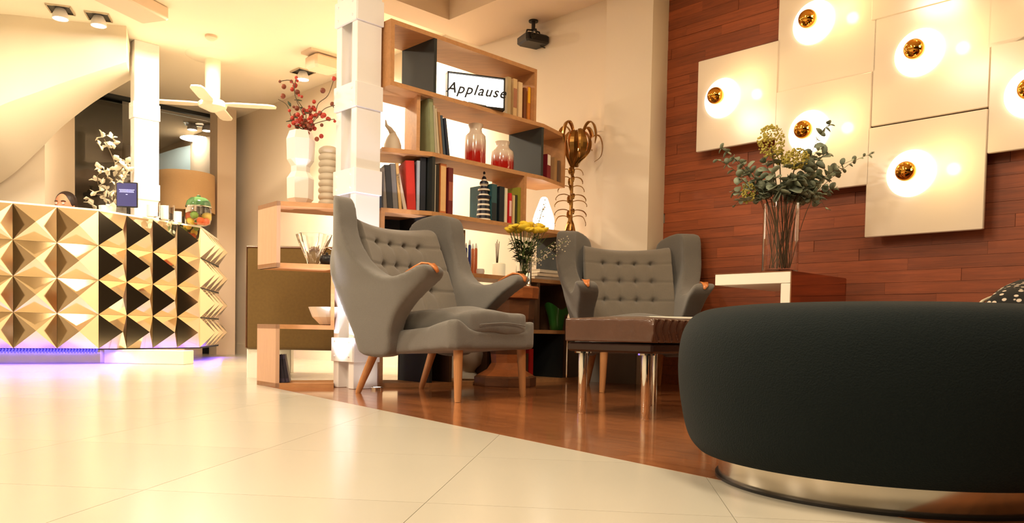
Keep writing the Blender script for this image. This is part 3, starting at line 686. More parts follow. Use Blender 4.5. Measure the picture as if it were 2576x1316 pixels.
for k, (z, L_) in enumerate(((.12, .105), (.162, .11), (.224, .11), (.265, .105), (.324, .09), (.383, .08), (.437, .08))):
    for j in range(4):
        a = j*PI/2+(.15 if k % 2 else -.15); d = Vector((math.cos(a), math.sin(a), 0)); L2 = L_*(1 if j % 2 == 0 else .8); dr = .04 if z < .15 else .022
        pts = [d*.008+Vector((0, 0, z)), d*L2*.4+Vector((0, 0, z+.010)), d*L2*.8+Vector((0, 0, z+.002)), d*L2+Vector((0, 0, z-dr)), d*L2*.97+Vector((0, 0, z-dr*1.5))]
        obj('leaf', MB().ribbon(catmull(pts, 3), [.003+.007*math.sin(PI*q/12) for q in range(13)]), M['brass'], t)
random.seed(3)
cc = Vector((.035, 0, 0))     # the crown: two rings of leaves, the outer ones arching over and curling back
for k in range(9):
    a = 2*PI*k/9+.2; d = Vector((math.cos(a), math.sin(a), 0)); sd = Vector((-d.y, d.x, 0))
    pts = [(0, .45), (.035, .50), (.075, .56), (.088, .63), (.062, .69), (.025, .705)]
    P_ = catmull([cc*min(1, (z_-.44)*8)+d*r_+Vector((0, 0, z_)) for r_, z_ in pts], 4); n_ = len(P_)
    obj('crown_leaf', MB().ribbon(P_, [.003+.026*math.sin(PI*(q/(n_-1))**.9) for q in range(n_)], .002, sd), M['brass'], t)
for k in range(8):
    a = 2*PI*k/8+.05; d = Vector((math.cos(a), math.sin(a), 0)); sd = Vector((-d.y, d.x, 0)); g_ = 1+.1*math.sin(k*2.3)
    pts = [(.01, .46), (.03, .60), (.055, .71), (.10, .755), (.145, .73), (.165, .66), (.155, .60)] if k % 2 else [(.01, .46), (.05, .56), (.10, .665), (.15, .68), (.175, .62), (.165, .54), (.12, .50)]
    P_ = catmull([cc+d*r_*g_+Vector((0, 0, z_)) for r_, z_ in pts], 4); n_ = len(P_)
    obj('crown_leaf', MB().ribbon(P_, [.0025+.015*math.sin(PI*(q/(n_-1))**1.3) for q in range(n_)], .002, sd), M['brass'], t)
for (dx, dy, dz) in ((-.01, -.04, .60), (.035, -.06, .565), (.075, -.02, .62)):
    obj('bulb', MB().sphere((dx, dy, dz), .008, 10, 8, (1, 1, 1.3)), M['bulb'], t, smooth=True)
l = bpy.data.lights.new('palm_glow', 'POINT'); l.energy = 1.2; l.color = (1, .5, .2); l.shadow_soft_size = .02; lo = bpy.data.objects.new('palm_glow', l); C.objects.link(lo); lo.location = (PLM.x, PLM.y-.02, .98+.60)
# ---- low unit things ----
def onlow(px, py, inset): return mline(px, py, inset, P0, LU, LV)
p = onlow(756, 430, .10)
t = thing('faceted_vase', 'tall white faceted vase holding red berry branches on the low shelf unit', 'vase', (p.x, p.y, .98+TH/2), .35)
obj('body', MB().lathe([(.045, 0), (.07, .03), (.072, .14), (.05, .175), (.05, .205), (.072, .24), (.076, .35), (.06, .395), (.05, .395), (.05, .3), (.002, .28)], 6), M['ceramic'], t)
p2 = onlow(826, 430, .14)
rp = [(.045, 0)]
for k in range(9): rp += [(.052, .008+k*.036), (.055, .018+k*.036), (.052, .03+k*.036), (.044, .038+k*.036)]
tag(obj('ribbed_vase', MB().lathe(rp+[(.038, .33), (.002, .3)], 24), M['ceramic_grey'], None, (p2.x, p2.y, .98+TH/2), smooth='auto'), 'tall ribbed beige vase beside the white column on the low shelf unit', 'vase')
t = thing('berry_branches', 'red berry branches spreading out of the white faceted vase', 'branches', (p.x, p.y, .98+TH/2+.30))
random.seed(11); Yb = p.y
def bp(px, py, dy=0): q = atY(px, py, Yb+dy); return q-Vector(t.location)
stems = [[(756, 345), (765, 300), (745, 250), (735, 205), (702, 205)], [(756, 345), (770, 290), (742, 240), (745, 195)], [(756, 345), (790, 300), (800, 262), (825, 240), (840, 200)], [(756, 345), (790, 305), (815, 275), (842, 265)], [(756, 345), (780, 318), (812, 305), (842, 300)], [(756, 345), (735, 300), (722, 265), (700, 250)]]
for i, s_ in enumerate(stems):
    P_ = catmull([bp(x, y, (i % 3-1)*.03*k) for k, (x, y) in enumerate(s_)], 5)
    obj('stem', MB().tube([(0, 0, -.28)]+P_, .0022, 5), M['stem'], t)
bm1 = MB().sphere((0, 0, 0), .011, 8, 6).mesh('berry', True); bm1.materials.append(M['berry']); bm2 = bm1.copy(); bm2.materials.clear(); bm2.materials.append(M['berrybrown'])
bl = [(704, 205), (714, 218), (712, 242), (733, 205), (745, 195), (748, 203), (742, 215), (735, 225), (752, 240), (748, 232), (790, 256), (812, 228), (840, 198), (836, 262), (842, 268), (805, 285), (815, 290), (828, 300), (842, 305), (788, 272), (797, 350)]
for x in range(64): bl.append((random.gauss(762, 19), random.gauss(300, 24)))
for (x, y) in bl:
    o = link('berry', bm1 if random.random() < .7 and 725 < x else bm2, None, t, bp(x, y, random.uniform(-.05, .05))); o.scale = (random.uniform(.7, 1.35),)*3
for k in range(12):
    q = bp(random.gauss(755, 16), random.gauss(295, 22), random.uniform(-.05, .05)); a = random.uniform(0, 6.28); d = Vector((math.cos(a), math.sin(a), random.uniform(-.3, .5))).normalized()
    obj('leaf', MB().ribbon([q, q+d*.02, q+d*.045], [.003, .009, .001]), M['leafdark'], t)
p = onlow(790, 580, .12); t = thing('glass_bowl', 'clear glass flower shaped bowl under the top board of the low shelf', 'bowl', (p.x, p.y, .654+TH/2))
gb_ = MB(); vs = []; fs = []; nn = 36; q = 8
for k in range(nn):
    a = 2*PI*k/nn; e = 1+.12*math.cos(a*6)
    for (r, z) in ((.03, 0), (.034, .01), (.05*e, .06), (.078*e, .13), (.09*e, .17), (.085*e, .17), (.072*e, .13), (.04*e, .05)): vs.append((r*math.cos(a), r*math.sin(a), z))
for k in range(nn):
    for j in range(q): fs.append((k*q+j, ((k+1) % nn)*q+j, ((k+1) % nn)*q+(j+1) % q, k*q+(j+1) % q))
gb_.add(vs, fs); obj('bowl', gb_, M['glass'], t, smooth='auto')
p = onlow(822, 650, .08); t = thing('teapot', 'small round black teapot on the low shelf behind the chair wing', 'teapot', (p.x, p.y, .654+TH/2))
obj('body', MB().lathe([(.02, 0), (.033, .008), (.04, .03), (.034, .052), (.016, .06)], 20), M['black'], t, smooth=True); obj('lid', MB().sphere((0, 0, .065), .008, 8, 6), M['black'], t, smooth=True)
obj('handle', MB().tube([(-.02, 0, .05), (-.03, 0, .085), (0, 0, .10), (.03, 0, .085), (.02, 0, .05)], .003, 6), M['chrome'], t, smooth=True)
p = onlow(832, 800, .14); tag(obj('faceted_bowl', MB().lathe([(.04, 0), (.06, .005), (.10, .045), (.118, .09), (.122, .10), (.114, .10), (.095, .05), (.05, .02), (.002, .018)], 14), M['ceramic'], None, (p.x, p.y, .327+TH/2), rz=.2), 'white faceted bowl on the middle board of the low shelf', 'bowl')
for i, (px, w_, lab) in enumerate(((703, .035, 'leftmost of the three dark bound books on the bottom of the low shelf'), (714, .03, 'middle one of the three dark bound books on the low shelf'), (723, .03, 'rightmost of the three dark bound books, leaning, on the low shelf'))):
    book(px, 930, BZ[0], w_-.006, .15, .14, colm(62, 52, 70), lab, (P0, LU, LV), tilt=-.06*(i+1), inset=.03, band=(colm(40, 34, 46), .5, .7), group='dark books on the low shelf')

# ================================================================ ARMCHAIRS
WING = [(-.295, .957), (-.340, .954), (-.402, .920), (-.437, .87), (-.437, .79), (-.40, .67), (-.335, .45), (-.275, .30), (-.235, .20), (-.05, .20), (-.01, .31), (.04, .39), (.11, .455), (.19, .515), (.255, .555), (.278, .585), (.262, .612), (.225, .613), (.16, .59), (.07, .568), (-.04, .575), (-.13, .63), (-.185, .71), (-.222, .80), (-.234, .88), (-.255, .935)]
def lc(f, z):
    upper = .258+.135*sst(-.45, -.25, f)
    lower = .262+(z-.2)/.4*.075-.02*sst(.05, .27, f)
    k = sst(.52, .80, z); return lower*(1-k)+upper*k
def arm_warp(a, sd):
    f, y, z = a[:, 0].copy(), a[:, 1].copy(), a[:, 2].copy()
    th = 1.0+.22*sst(.35, .6, z)
    a[:, 1] = (lc(f, z)+y*th)*sd
    return a
def make_side(sd):
    poly = [(p.x, p.y) for p in catmull([(x, z, 0) for x, z in WING], 4, True)]
    mx = Matrix(((1, 0, 0, 0), (0, 0, -1, 0), (0, 1, 0, 0), (0, 0, 0, 1)))
    mb = MB().prism(poly, -.048, .048, mx)
    me = soft(mb, .011, 9, lambda a: arm_warp(a, sd))
    if sd < 0: me.flip_normals()
    return me
def make_back():
    nu, nv = 64, 84; vs = []; fs = []
    bl_ = [(l, z) for l in (-.165, -.065, .035, .135) for z in (.764, .645, .527)]
    bl_ = [(l+.015, z) for l, z in bl_]
    def ff(l, z):
        base = -.085-(z-.28)*.44+.10*(abs(l)/.26)**2.5*.35
        d = 0
        for (bx, bz) in bl_: d -= .024*math.exp(-((l-bx)**2+(z-bz)**2)/.018**2)+.010*math.exp(-((l-bx)**2+(z-bz)**2)/.04**2)
        if z > .5 and z < .80:
            for bz in (.764, .645, .527): d -= .007*math.exp(-((z-bz)/.006)**2)
        for bx in (-.15, -.05, .05, .15):
            if z < .78: d -= .006*math.exp(-((l-bx)/.006)**2)
        e = max(0, (z-.83)/.045) ; e = min(e, 1); d -= .06*(1-math.sqrt(max(0, 1-e*e)))
        puff = .010*math.cos((l+.0)/.10*PI*.999)*0
        return base+d+.012
    for j in range(nv+1):
        z = .28+(.875-.28)*j/nv
        for i in range(nu+1):
            l = -.27+.54*i/nu; zz = z-.022*(1-(l/.27)**2)*sst(.7, .875, z); vs.append((ff(l, z), l, zz))
    n0 = len(vs)
    for j in range(nv+1):
        z = .28+(.875-.28)*j/nv
        for i in range(nu+1):
            l = -.27+.54*i/nu; zz = z-.022*(1-(l/.27)**2)*sst(.7, .875, z); vs.append((-.19-(z-.28)*.40-.04*math.sin(PI*min(1, (z-.28)/.6)), l, zz))
    W_ = nu+1
    for j in range(nv):
        for i in range(nu):
            a = j*W_+i; fs.append((a, a+1, a+W_+1, a+W_)); fs.append((n0+a, n0+a+W_, n0+a+W_+1, n0+a+1))
    for i in range(nu): a = nv*W_+i; fs.append((a, a+1, n0+a+1, n0+a)); fs.append((i, n0+i, n0+i+1, i+1))
    for j in range(nv): a = j*W_; fs.append((a, a+W_, n0+a+W_, n0+a)); a = j*W_+nu; fs.append((a, n0+a, n0+a+W_, a+W_))
    me = MB().add(vs, fs).mesh('back', True)
    btn = [(ff(bx, bz)+.002, bx, bz-.022*(1-(bx/.27)**2)*float(sst(.7, .875, bz))) for bx, bz in bl_]
    return me, btn
def fr_warp(a):
    f, y, z = a[:, 0].copy(), a[:, 1].copy(), a[:, 2].copy()
    a[:, 2] = z+.03*sst(-.1, .36, f)+.028*sst(.20, .29, np.abs(y))*sst(.15, .36, f)*sst(.25, .31, z)+.02*sst(0, .3, f)*(z < .25)*sst(.1, .3, np.abs(y))*-0
    a[:, 2] -= .022*(1-sst(.16, .27, np.abs(y)))*sst(.15, .34, f)*sst(.26, .31, z)
    a[:, 0] = f+.012*np.cos(y/.3*PI/2)*sst(.2, .36, f)
    return a
def cu_warp(a):
    f, y, z = a[:, 0].copy(), a[:, 1].copy(), a[:, 2].copy()
    a[:, 2] = z+.022*sst(-.1, .15, f)-.018*sst(.2, .42, f)+.012*np.cos(y/.23*PI*.5)-.014*np.exp(-((f-.29)/.035)**2)*(z > .35)+.006*np.sin(y*17+f*9)
    return a
def make_chair(label, loc, rz):
    t = thing('wing_chair', label, 'chair', loc, rz, 'grey wing armchairs')
    for sd in (1, -1): 
        o = link('wing_and_arm', make_side(sd), M['fabric'], t)
        pts = [(.10, lc(.10, .58), .583), (.16, lc(.16, .59), .604), (.21, lc(.21, .6), .618), (.25, lc(.25, .6), .614), (.272, lc(.27, .6), .598), (.280, lc(.27, .58), .580)]
        obj('wooden_hand_tip', MB().ribbon([Vector((float(x), float(y)*sd, float(z)-.002)) for x, y, z in pts], [.003, .011, .018, .020, .015, .006], .007, Vector((0, 1, 0)), -.2), M['teak'], t, smooth=True)
    me, btn = make_back(); bo = link('backrest', me, M['fabric_lit'], t)
    for b in btn: obj('button', MB().sphere((0, 0, 0), .0085, 10, 7, (.6, 1, 1)), M['fabric'], bo, b, smooth=True)
    poly = [(-.27, -.235), (-.1, -.262), (.15, -.283), (.335, -.302), (.375, -.29), (.385, -.2), (.39, 0), (.385, .2), (.375, .29), (.335, .302), (.15, .283), (-.1, .262), (-.27, .235)]
    link('seat_frame', soft(MB().prism(poly, .205, .318), .012, 9, fr_warp), M['fabric'], t)
    poly = [(-.15, -.20), (.02, -.215), (.25, -.225), (.385, -.215), (.405, -.10), (.41, 0), (.405, .10), (.385, .215), (.25, .225), (.02, .215), (-.15, .20)]
    co = link('seat_cushion', soft(MB().prism(poly, .290, .402), .012, 16, cu_warp), M['fabric'], t)
    pp = catmull([(.405, -.17, .352), (.418, 0, .362), (.405, .17, .352)], 8); obj('piping', MB().tube(pp, .003, 6), M['fabric'], co, smooth=True)
    for sd in (1, -1):
        obj('leg', MB().tube([(.345, .246*sd, 0), (.343, .244*sd, .02), (.334, .236*sd, .26)], [.014, .0165, .0235], 10), M['leg'], t, smooth='auto')
        obj('leg', MB().tube([(-.340, .228*sd, 0), (-.332, .226*sd, .02), (-.215, .205*sd, .26)], [.013, .0155, .024], 10), M['leg'], t, smooth='auto')
    return t
ch1 = make_chair('grey wool wing armchair turned sideways in the foreground, beside the white column', (-.365, 3.97, 0), -.654)
ch2 = dup(ch1, (.722, 4.69, 0), -1.521, 'grey wool wing armchair facing forward behind the brown leather bench')

# ================================================================ PEDESTAL STOOL + YELLOW FLOWERS
SB = flr(1272, 976); SY = SB.y+.16; SB.x = atY(1272, 900, SY).x
t = thing('pedestal_stool', 'carved brown wooden hourglass stool between the two grey armchairs', 'stool', (SB.x, SY, 0), .5)
hw = .185
def sq(prof, m, name, n=8):
    mb = MB().lathe(prof, n, None, True, PI/8); return obj(name, mb, m, t)
st_z = .32+(836-722)/2000*SY
sq([(hw*.98, 0), (hw, .01), (hw, .055), (hw*.92, .065)], M['stool_dark'], 'base')
sq([(hw*.92, .065), (.11, .10), (.085, .14), (.09, .19)], M['stool'], 'foot')
sq([(.09, .19), (.105, .24), (.135, .30), (.15, .36), (.165, .40), (.17, st_z-.075)], M['stool_dark'], 'stem')
sq([(.175, st_z-.075), (.19, st_z-.07), (.195, st_z-.01), (.19, st_z)], M['stool'], 'top', 16)
def glassv(name, label, loc, r, h, wl=.0, th=.004, n=32):
    t = thing(name, label, 'vase', loc)
    obj('glass', MB().lathe([(r*.94, 0), (r, .004), (r, h), (r-th*.5, h+.002), (r-th, h), (r-th, .016), (.001, .014), (.001, 0)], n, cap=False), M['glass'], t, smooth='auto')
    if wl: obj('water', MB().lathe([(.001, .0165), (r-th-.0006, .0165), (r-th-.0006, wl), (.001, wl)], n, cap=False), M['water'], t, smooth='auto')
    return t
GV = Vector((atY(1317, 700, SY).x, SY, st_z+.001))
glassv('glass_vase', 'small ribbed clear glass vase of yellow flowers on the pedestal stool', GV, .047, .16, .09, n=14)
t = thing('yellow_bouquet', 'bunch of yellow button flowers with tiny white filler blooms', 'flowers', GV+Vector((0, 0, .02)))
random.seed(5)
hd = MB().lathe([(.006, -.008), (.016, 0), (.021, .006), (.017, .010), (.008, .013), (.001, .014)], 10).mesh('flower_head', True); hd.materials.append(M['yellow'])
def yp(px, py, dy=0): return atY(px, py, SY+dy)-Vector(t.location)
for k in range(34):
    x = 1280+ (k*5.3) % 92+random.uniform(-3, 3); y = 572+random.uniform(-7, 8)+abs(x-1325)*.10; dy = random.uniform(-.07, .05)
    q = yp(x, y, dy); o = link('flower_head', hd, None, t, q, rot=(random.uniform(-.4, .4), random.uniform(-.4, .4), 0)); o.scale = (random.uniform(1.0, 1.6),)*3
    obj('stem', MB().tube([(random.uniform(-.02, .02), random.uniform(-.02, .02), .0), (q.x*.25, q.y*.25, .13), q], .0016, 5), M['stemg'], t)
for k in range(150):
    z = random.uniform(.12, .26); s_ = .02+(z-.12)*.38; a = random.uniform(0, 6.28); q = Vector((math.cos(a)*s_*random.uniform(.3, 1.1), math.sin(a)*s_*.8, z)); d = Vector((math.cos(a), math.sin(a), random.uniform(-.5, .8))).normalized()
    obj('leaf', MB().ribbon([q, q+d*.02, q+d*.045], [.003, .009, .001], .001), M['leafdark'], t)
fb = MB()
for k in range(230):
    u_ = random.random(); side_ = random.random()
    if side_ < .45: x, y = 1335+u_*95+random.gauss(0, 6), 665-u_*62+random.gauss(0, 9)
    elif side_ < .6: x, y = 1335+u_*38+random.gauss(0, 3), 600-u_*90+random.gauss(0, 5)
    else: x, y = random.uniform(1276, 1365), random.uniform(590, 660); x = 1318+(x-1318)*(1-(y-590)/150)
    q = yp(x, y, random.uniform(-.05, .04)); fb.sphere(q, random.uniform(.0025, .005), 6, 4)
o = obj('filler_blossom', fb, M['petal'], t); o['kind'] = 'stuff'
fs_ = MB()
for (x, y) in ((1425, 605), (1405, 640), (1395, 608), (1370, 512), (1365, 530), (1352, 560), (1280, 600), (1380, 590)): fs_.tube([(0, 0, .05), yp(1320+(x-1320)*.4, 665+(y-665)*.4), yp(x, y)], .0012, 5)
obj('filler_stems', fs_, M['stemg'], t)

# ================================================================ LEATHER BENCH
NB = Vector((.518, 2.93, 0)); du = Vector((-.77, .64, 0)).normalized(); dv = Vector((.64, .77, 0)).normalized()
t = thing('leather_bench', 'brown leather cushioned bench on chrome legs in front of the far armchair', 'bench', NB, math.atan2(dv.y, dv.x))
BL, BW = .62, .40     # local x along dv, local y along du
def lw_(a):
    x, y, z = a[:, 0].copy(), a[:, 1].copy(), a[:, 2].copy()
    ed = np.minimum(np.minimum(x, BL-x), np.minimum(y, BW-y)); wr = .006*np.sin(x*120+np.sin(z*60)*1.5)*np.exp(-((y)/.02)**2)+.002*np.sin(y*140+np.sin(z*50))*np.exp(-((x)/.02)**2)
    a[:, 2] = z+.010*sst(0, .15, ed)*(z > .33); a[:, 1] -= wr; a[:, 0] -= wr*.5; return a
cu = link('cushion', soft(MB().box((BL/2, BW/2, .336), (BL, BW, .092)), .010, 5, lw_), M['leather'], t)
for z in (.377, .296):
    c_ = catmull([(.006, .006, z), (BL-.006, .006, z), (BL-.006, BW-.006, z), (.006, BW-.006, z)], 1, True); c_.append(c_[0]); obj('piping', MB().tube(c_, .004, 6), M['leather'], cu, smooth=True)
obj('piping', MB().tube([(.003, .003, .297), (.001, .001, .336), (.003, .003, .377)], .004, 6), M['leather'], cu, smooth=True)
obj('frame', MB().bbox((BL/2, BW/2, .268), (BL-.01, BW-.01, .036), .008), M['dark_leather'], t)
for (x, y) in ((.05, .055), (.05, BW-.055), (BL-.05, .055), (BL-.05, BW-.055)):
    lg = obj('leg', MB().lathe([(.017, 0), (.018, .004), (.018, .245)], 20), M['chrome'], t, (x, y, 0), smooth='auto')
    obj('mounting_plate', MB().lathe([(.034, .243), (.034, .249)], 20), M['chrome'], lg)
# low glass coffee table edge behind it
t = thing('coffee_table', 'low table with a thin pale top showing above the leather bench', 'table', (.865, 3.92, 0))
tz = .32+(843-796)/2000*3.7
obj('tabletop', MB().bbox((0, 0, tz-.005), (.46, .44, .010), .002), M['gloss_white'], t)
for (x, y) in ((-.19, -.17), (.19, -.17), (-.19, .17), (.19, .17)): obj('leg', MB().lathe([(.012, 0), (.012, tz-.01)], 12), M['chrome'], t, (x, y, 0), smooth='auto')

# ================================================================ POUF
pc = Vector((.835, 1.765, 0)); 
t = thing('round_pouf', 'large round dark velvet pouf on a brushed steel plinth in the right foreground', 'ottoman', pc)
Rb = .455
prof = [(.002, .052), (.30, .052), (.385, .056), (.41, .066), (.432, .10), (.448, .17), (.456, .245), (.452, .31), (.437, .35), (.41, .374), (.36, .386), (.25, .394), (.002, .397)]
pp = catmull([(r, z, 0) for r, z in prof], 5); me = MB().lathe([(max(p.x, .001), p.y) for p in pp], 128, cap=False).mesh('seat', True); link('seat', me, M['velvet'], t)
obj('plinth', MB().lathe([(.002, .0), (.356, .0), (.358, .004), (.358, .058), (.002, .06)], 128), M['steel'], t, smooth='auto')
obj('base_ring', MB().lathe([(.358, .0), (.365, .0), (.365, .006), (.358, .008)], 128, cap=False), M['black'], t, smooth='auto')
# bench seat hidden behind the pouf that carries the dotted cushion
t = thing('dark_sofa', 'low dark bench seat behind the pouf under the dotted cushion', 'sofa', (2.05, 2.95, 0), ANG-PI/2)
obj('seat', MB().bbox((0, 0, .22), (1.3, .5, .14), .02), M['velvet'], t); obj('base', MB().box((0, 0, .08), (1.2, .42, .16)), M['black'], t)
cq = atY(2590, 765, 2.75)
def pil_mesh(s_=.42, th=.14):
    n = 26; vs = []; fs = []
    for sd in (1, -1):
        for j in range(n+1):
            for i in range(n+1):
                u_, v_ = -1+2*i/n, -1+2*j/n; k = (max(0, 1-u_**4)*max(0, 1-v_**4))**.5; pin = 1-.10*(abs(u_*v_)) * 0
                ux = u_*(1-.06*(1-v_*v_)*-1-.06); vx = v_*(1-.06*(1-u_*u_)*-1-.06)
                vs.append((ux*s_/2, sd*th/2*k, vx*s_/2))
    W_ = n+1; n0 = W_*W_
    for j in range(n):
        for i in range(n): a = j*W_+i; fs.append((a, a+1, a+W_+1, a+W_)); fs.append((n0+a, n0+a+W_, n0+a+W_+1, n0+a+1))
    return MB().add(vs, fs), s_
pm, s_ = pil_mesh()
RC_ = (Matrix.Rotation(-1.25, 3, 'X') @ Matrix.Rotation(.8, 3, 'Y')).to_euler(); czm = .30+.297*math.cos(1.25)+.05
ct = thing('dotted_cushion', 'black cushion with white dots and cream piping at the right edge', 'cushion', (1.93, 2.80, .30), 0)
body = obj('cover', pm, M['dots'], ct, (0, 0, czm-.30), rot=RC_, smooth=True)
ring = [(-.21*.94, 0, -.21*.94), (0, 0, -.21), (.21*.94, 0, -.21*.94), (.21, 0, 0), (.21*.94, 0, .21*.94), (0, 0, .21), (-.21*.94, 0, .21*.94), (-.21, 0, 0)]
rg = catmull(ring, 5, True); rg.append(rg[0]); obj('piping', MB().tube(rg, .006, 8), M['petal'], ct, (0, 0, czm-.30), rot=RC_, smooth=True)

# ================================================================ MIRROR SIDE TABLE + EUCALYPTUS
zt = .32+(850-684)/2000*3.72
nc = atY(1989, 684, 3.72); 
t = thing('side_table', 'mirrored waterfall side table with white edges carrying the glass vase', 'table', (nc.x, nc.y, 0), ANG)
TL, TW = .60, .40
obj('top', MB().bbox((TL/2, TW/2, zt-.027), (TL, TW, .054), .002), M['gloss_white'], t)
obj('side', MB().bbox((TL/2, .024, zt/2-.027), (TL-.002, .048, zt-.056), .002), M['gloss_white'], t)
obj('mirror_face', MB().box((TL/2, -.003, zt/2), (TL, .005, zt)), M['mirror'], t)
obj('mirror_top', MB().box((TL/2, TW/2, zt+.002), (TL, TW+.006, .004)), M['mirror'], t)
obj('foot', MB().bbox((TL/2, TW/2, .015), (TL-.004, TW, .03), .002), M['gloss_white'], t)
VZ = zt+.0045; vp = t.location+U*.17+V*.16; vx = atY(1964, 600, vp.y).x
VP_ = Vector((vx, vp.y, VZ)); vr = 44/2000*vp.y; vh = .32+(850-517)/2000*vp.y-VZ
glassv('glass_vase', 'tall clear glass cylinder vase of eucalyptus on the mirrored side table', VP_, vr, vh, .0, .007, 48)
t = thing('eucalyptus_bouquet', 'bouquet of grey green eucalyptus with yellow green blossom heads in the glass vase', 'flowers', VP_+Vector((0, 0, .03)))
EY = VP_.y
def ep(px, py, dy=0): return atY(px, py, EY+dy)-Vector(t.location)
random.seed(21)
lm = MB(); nn = 10; vs = [(0, 0, 0)]; 
ring_ = [(.5+.5*math.cos(PI+2*PI*k/nn), .42*math.sin(2*PI*k/nn), .0) for k in range(nn)]
vs = [(x, y, .06*math.sin(x*PI)+abs(y)*.25) for x, y, z in ring_]+[(x, y, .06*math.sin(x*PI)+abs(y)*.25-.03) for x, y, z in ring_]+[(.5, 0, .0), (.5, 0, -.03)]
fs = [(k, (k+1) % nn, 2*nn) for k in range(nn)]+[(nn+(k+1) % nn, nn+k, 2*nn+1) for k in range(nn)]+[(k, nn+k, nn+(k+1) % nn, (k+1) % nn) for k in range(nn)]
leafme = lm.add(vs, fs).mesh('leaf', True); leafme.materials.append(M['leaf'])
def stem(pts, nl, sz, m='stem', rr=.0018, spread=1.0):
    P_ = catmull(pts, 6); obj('stem', MB().tube(P_, [rr*(1-.6*i/len(P_)) for i in range(len(P_))], 6), M[m], t)
    L_ = len(P_)
    for k in range(nl):
        i = int(L_*(.40+.58*k/nl)) if nl > 1 else L_-1
        i = min(i, L_-2); p_ = P_[i]; d = (P_[i+1]-P_[i]).normalized()
        o_ = d.orthogonal().normalized(); a = k*2.2+random.uniform(-.5, .5); o_ = Matrix.Rotation(a, 3, d) @ o_
        dr = (o_*1.0+d*random.uniform(.0, .7)+Vector((0, 0, -.1))).normalized()
        s1 = sz*random.uniform(1.0, 1.65)*(1-.35*k/nl)
        q = dr.to_track_quat('X', 'Z'); q = q @ Matrix.Rotation(random.uniform(-.9, .9), 4, 'X').to_quaternion()
        o = link('leaf', leafme, None, t, p_); o.rotation_mode = 'QUATERNION'; o.rotation_quaternion = q; o.scale = (s1,)*3
b0 = lambda: Vector((random.uniform(-.045, .045), random.uniform(-.045, .045), 0))
b1_ = lambda x, y: Vector((x, y, vh-.02))
S = [((1810, 372), 16, .034), ((1800, 400), 12, .028), ((1850, 440), 13, .042), ((1840, 480), 10, .040), ((1845, 520), 8, .032), ((1880, 420), 12, .044), ((1910, 450), 12, .048), ((1940, 430), 10, .044),
     ((1985, 470), 10, .046), ((2010, 440), 12, .048), ((2040, 410), 14, .046), ((2060, 440), 14, .044), ((2090, 310), 14, .036), ((2085, 380), 12, .044), ((2100, 430), 14, .042), ((2108, 470), 12, .036), ((2200, 385), 16, .022), ((1850, 400), 12, .036), ((2070, 370), 12, .042), ((1920, 400), 10, .042), ((1990, 440), 8, .046), ((2150, 400), 9, .034),
     ((2060, 510), 10, .040), ((2080, 530), 8, .034), ((1900, 500), 9, .044), ((2030, 500), 9, .044), ((1960, 480), 9, .044), ((2000, 520), 6, .04)]
for i, ((x, y), nl, sz) in enumerate(S):
    e = ep(x, y, random.uniform(-.10, .10)); st = b0(); mid = Vector((e.x*.32, e.y*.2, vh-.01)); m2 = Vector((e.x*.72, e.y*.7, max(vh+.02, e.z*.86+.02)))
    stem([st, mid, m2, e], nl, sz)
def bloom(px, py, w_, h_, dy, seed, n=260):
    random.seed(seed); c = ep(px, py, dy); mb = MB()
    s1 = EY/2000
    for k in range(n):
        while True:
            u_ = Vector([random.uniform(-1, 1) for _ in range(3)])
            if u_.length < 1: break
        u_ = u_.normalized()*(u_.length**.5)
        mb.sphere(c+Vector((u_.x*w_*s1, u_.y*w_*s1, u_.z*h_*s1)), random.uniform(.0035, .0065), 5, 3)
    obj('blossom_head', mb, M['yellowgreen'], t); obj('stem', MB().tube([b0(), (c.x*.3, c.y*.2, vh-.01), (c.x, c.y, c.z-.02)], .003, 6), M['stem'], t)
    for k in range(4):
        a = random.uniform(0, 6.28); d = Vector((math.cos(a), math.sin(a)*.6, .1)).normalized(); q = c+Vector((0, 0, -h_*s1*.8)); obj('leaf', MB().ribbon([q, q+d*.03, q+d*.07], [.004, .02, .002], .001), M['leaf'], t)
bloom(1940, 355, 34, 42, .0, 1, 300); bloom(2003, 400, 32, 26, -.03, 2, 260); bloom(1882, 485, 17, 26, -.06, 3, 120); bloom(1962, 395, 20, 20, .05, 4, 80)

# ================================================================ PROJECTOR
pj = flr(1342, 52, 2.6)
t = thing('projector', 'small black projector hanging from the ceiling beam on a short mount', 'projector', pj, ANG-.3)
obj('mount', MB().lathe([(.035, -.01), (.035, .0)], 16).tube([(0, 0, -.005), (0, 0, -.07)], .014, 10), M['black'], t)
obj('bracket', MB().tube([(-.06, 0, -.11), (-.05, 0, -.075), (0, 0, -.068), (.05, 0, -.075), (.06, 0, -.11)], .007, 6).tube([(0, -.05, -.11), (0, -.04, -.075), (0, .04, -.075), (0, .05, -.11)], .007, 6), M['black'], t, smooth=True)
obj('body', MB().bbox((0, 0, -.145), (.19, .16, .065), .012), M['black'], t); obj('lens', MB().lathe([(.02, 0), (.02, .012), (.015, .01)], 16, Matrix.Translation((-.05, -.08, -.145)) @ Matrix.Rotation(PI/2, 4, 'X')), M['black_glass'], t)
obj('cable', MB().tube(catmull([(.05, -.02, -.18), (.10, -.02, -.185), (.13, -.02, -.15), (.12, -.02, -.09), (.10, -.02, -.04), (.10, -.02, .0)], 5), .0035, 6), M['blackwire'], t, smooth=True)

